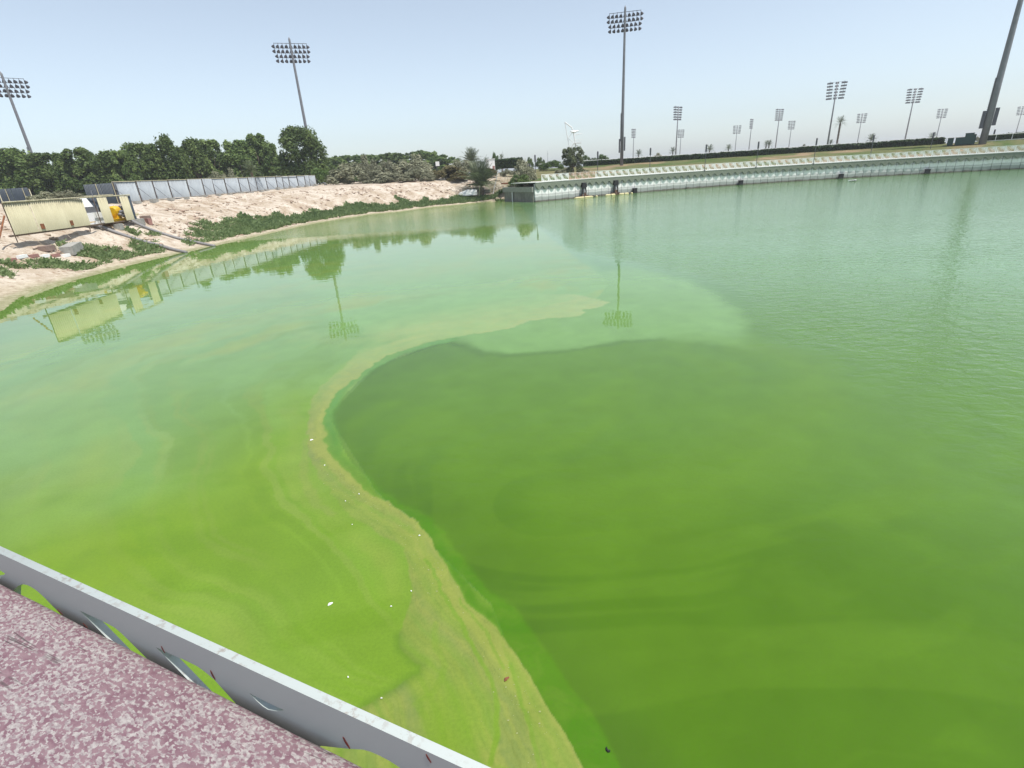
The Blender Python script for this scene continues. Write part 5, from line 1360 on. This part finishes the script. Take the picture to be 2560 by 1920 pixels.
def ledge_mat():
    m, nt, b, out = new_mat('pink_mottled_stone')
    v = coord(nt)                                  # object axes: x along the ledge, y across
    mp = N(nt, 'ShaderNodeMapping'); mp.inputs['Scale'].default_value = (.85, 1.45, 1); mp.inputs['Rotation'].default_value = (0, 0, .42); nt.links.new(v, mp.inputs[0])
    big = noise(nt, v, 6, 3, .6)
    fine = noise(nt, v, 320, 3, .7)
    mid = noise(nt, mp.outputs[0], 140, 2.2, .5, .25)
    n2_ = noise(nt, mp.outputs[0], 40, 3, .55, .5)
    vein_n = noise(nt, mp.outputs[0], 130, 3, .6, .3)
    blob = mixc(nt, ramp(nt, n2_, [(0.38, 0.0), (0.60, 1.0)]), (0.150, 0.078, 0.098), (0.205, 0.130, 0.145))
    vein = mixc(nt, ramp(nt, vein_n, [(0.38, 0.0), (0.62, 1.0)]), (0.215, 0.172, 0.178), (0.345, 0.318, 0.302))
    sumn = N(nt, 'ShaderNodeMath', operation='MULTIPLY_ADD'); nt.links.new(big, sumn.inputs[0]); sumn.inputs[1].default_value = .30; nt.links.new(mid, sumn.inputs[2])
    msk = ramp(nt, sumn.outputs[0], [(0.605, 0.0), (0.675, 1.0)])
    col = mixc(nt, msk, vein, blob)
    col = mixc(nt, ramp(nt, fine, [(0.32, .35), (0.5, 0.0)]), col, (0.15, 0.11, 0.11))
    # fine cracks running along the ledge
    cm = N(nt, 'ShaderNodeMapping'); cm.inputs['Scale'].default_value = (2.2, 34, 1); nt.links.new(v, cm.inputs[0])
    cz = noise(nt, coord(nt, (3, 3, 3)), 3, 3, .6)
    w = N(nt, 'ShaderNodeTexNoise', Scale=1.0, Detail=2.5, Distortion=.6); nt.links.new(cm.outputs[0], w.inputs['Vector'])
    sub = N(nt, 'ShaderNodeMath', operation='SUBTRACT'); nt.links.new(w.outputs['Fac'], sub.inputs[0]); sub.inputs[1].default_value = .5
    ab_ = N(nt, 'ShaderNodeMath', operation='ABSOLUTE'); nt.links.new(sub.outputs[0], ab_.inputs[0])
    cr = ramp(nt, ab_.outputs[0], [(0.004, 1.0), (0.016, 0.0)])
    m2 = N(nt, 'ShaderNodeMath', operation='MULTIPLY'); nt.links.new(cr, m2.inputs[0]); nt.links.new(ramp(nt, cz, [(0.56, 0.0), (0.64, .85)]), m2.inputs[1])
    col = mixc(nt, m2.outputs[0], col, (0.06, 0.045, 0.045))
    nt.links.new(col, b.inputs['Base Color']); b.inputs['Roughness'].default_value = .75
    hh = N(nt, 'ShaderNodeMath', operation='SUBTRACT'); nt.links.new(mid, hh.inputs[0]); nt.links.new(m2.outputs[0], hh.inputs[1])
    bump(nt, b, hh.outputs[0], .35, .003)
    return m
# ledge: rounded outer edge swept along the rail
prof = [(.02, 2.75), (.017, 3.78), (.0175, 3.815), (.0205, 3.833), (.026, 3.845), (.035, 3.851), (.05, 3.8525), (.30, 3.853), (.62, 3.853), (.66, 3.84), (.67, 3.80), (.67, 2.75)]
n_l = 40; U0, U1 = -1.9, 1.7
V = []; F = []
for i in range(n_l + 1):
    u = U0 + (U1 - U0) * i / n_l
    for (o_, z_) in prof:
        V.append((u, -o_ + .0006 * math.sin(i * 2.1 + o_ * 40), z_))
k = len(prof)
for i in range(n_l):
    for j in range(k - 1):
        F.append((i * k + j, (i + 1) * k + j, (i + 1) * k + j + 1, i * k + j + 1))
led = empty('stone_ledge', (RO.x, RO.y, 0), math.atan2(RD.y, RD.x), 'pink mottled stone ledge with fine dark cracks along the near railing', 'ledge')
lo = link('coping', np_mesh('coping', np.array(V), np.array(F), ledge_mat(), True), led)
mb = MB(); mb.box((-.1, -.345, 1.2), (3.55, .60, 3.0)); mb.build('base_wall', M_CONC, led)
# viewing platform under the photographer
mb = MB(); mb.box((-.1, -4.2, 2.0), (6.0, 7.0, 1.2)); o = mb.build('viewing_platform', M_CONC); o.location = (RO.x, RO.y, 0); o.rotation_euler = (0, 0, math.atan2(RD.y, RD.x))
tag(o, 'concrete viewing platform over the water', kind='structure')

# ------------------------------------------------------------------ scraps floating on the scum
deb_lab = ['white stick floating on the yellow-green water above the near railing, largest scrap', 'small white scrap on the yellow-green water, nearest right of the white stick', 'small white scrap at the left edge of the tan scum, right of the white stick', 'white scrap with a dark spot in the middle of the tan scum bend',
           'small white speck at the outer edge of the upper scum bend', 'small white speck inside the scum bend, left of two close ones', 'small white speck near the scum edge where it turns', 'pale curled scrap high on the narrow part of the scum', 'pale flake on the green water just above the near railing',
           'tiny pale flake by the dark seam above the near railing', 'brown twig on the tan strip of the scum', 'dark curled leaf on the green band near the bottom edge', 'tiny pale speck on the yellow-green water left of the scum bend']
for (x, y, k_, s), lb in zip(DEBRIS, deb_lab):
    mb = MB(); a = rng.uniform(0, 3.14)
    m_ = {'w': M_WHITE, 'b': M_RUST, 'd': M_BLACK}[k_]
    L_ = s * .15
    if k_ == 'd':
        mb.tube([(L_ * math.cos(t), L_ * .6 * math.sin(t), .004) for t in (0.2, 1, 1.8, 2.6, 3.4, 4.2)], [.003, .008, .012, .012, .009, .004], 6)
    elif s > .18:
        a = .75
        mb.tube([(-L_, 0, .006), (-L_ * .3, .004, .011), (L_, 0, .006)], [.006, .017, .007], 6)
    else:
        ring = [(L_ * (.5 + .3 * rng.random()) * math.cos(t), L_ * (.3 + .2 * rng.random()) * math.sin(t), .006) for t in [2 * math.pi * q / 7 for q in range(7)]]
        mb.add(ring + [(p[0] * .6, p[1] * .6, .016) for p in ring], [tuple(range(6, -1, -1)), tuple(range(7, 14))] + [(q, (q + 1) % 7, 7 + (q + 1) % 7, 7 + q) for q in range(7)])
    o = mb.build('twig' if k_ == 'b' else ('leaf_scrap' if k_ == 'd' else 'litter_scrap'), m_); o.location = (x, y, 0); o.rotation_euler = (0, 0, a)
    tag(o, lb, 'litter', 'scraps floating on the water')

# foam flecks carried on the scum
def flecks():
    g = np.random.default_rng(91); V = []; k = 0
    e = np.array(SCUM_EDGE); seg = np.hypot(*np.diff(e, axis=0).T); cum = np.concatenate([[0], np.cumsum(seg)])
    n = 900
    s = g.uniform(cum[7], cum[-3], n)
    px, py = np.interp(s, cum, e[:, 0]), np.interp(s, cum, e[:, 1])
    off = np.abs(g.normal(size=n)) * .055 * np.hypot(px, py)
    px, py = px - off * .8 + g.normal(size=n) * .05, py - off * .35 + g.normal(size=n) * .05
    ok = inside(px, py, scum_poly) & (fbm(px * 1.2, py * 1.2, 171) > .47)
    px, py = px[ok], py[ok]; n = len(px)
    r = .0025 + .006 * g.random(n) ** 3; a = g.random(n) * 6.28
    c, t = np.stack([px, py, np.full(n, .005)], -1), []
    for q in (0, 1.4, 3.0, 4.5):
        w = r * (.6 + .8 * g.random(n))
        t.append(c + np.stack([np.cos(a + q) * w * 1.5, np.sin(a + q) * w, np.zeros(n)], -1))
    V = np.stack(t, 1).reshape(-1, 3)
    return np_mesh('foam_flecks', V, np.arange(4 * n).reshape(n, 4), simple('foam', (0.30, 0.32, 0.14), .8, .3, 9))
tag(link('foam_flecks', flecks()), 'tiny pale foam flecks carried along the tan scum', None, None, 'stuff')

# ------------------------------------------------------------------ haze over the far bank and racecourse
mb = MB(); mb.box((200, 1150, 20.2), (6700, 5600, 46)); hz = mb.build('haze', None)
hm = bpy.data.materials.new('haze_air'); hm.use_nodes = True
hm.node_tree.nodes.clear()
ho = hm.node_tree.nodes.new('ShaderNodeOutputMaterial'); hv = hm.node_tree.nodes.new('ShaderNodeVolumePrincipled')
hv.inputs['Color'].default_value = (.92, .95, 1.0, 1); hv.inputs['Density'].default_value = 0.00038; hv.inputs['Anisotropy'].default_value = 0.2
hm.node_tree.links.new(hv.outputs[0], ho.inputs['Volume'])
hz.data.materials.append(hm)
tag(hz, 'thin pale heat haze lying over the lake and racecourse', None, None, 'stuff')
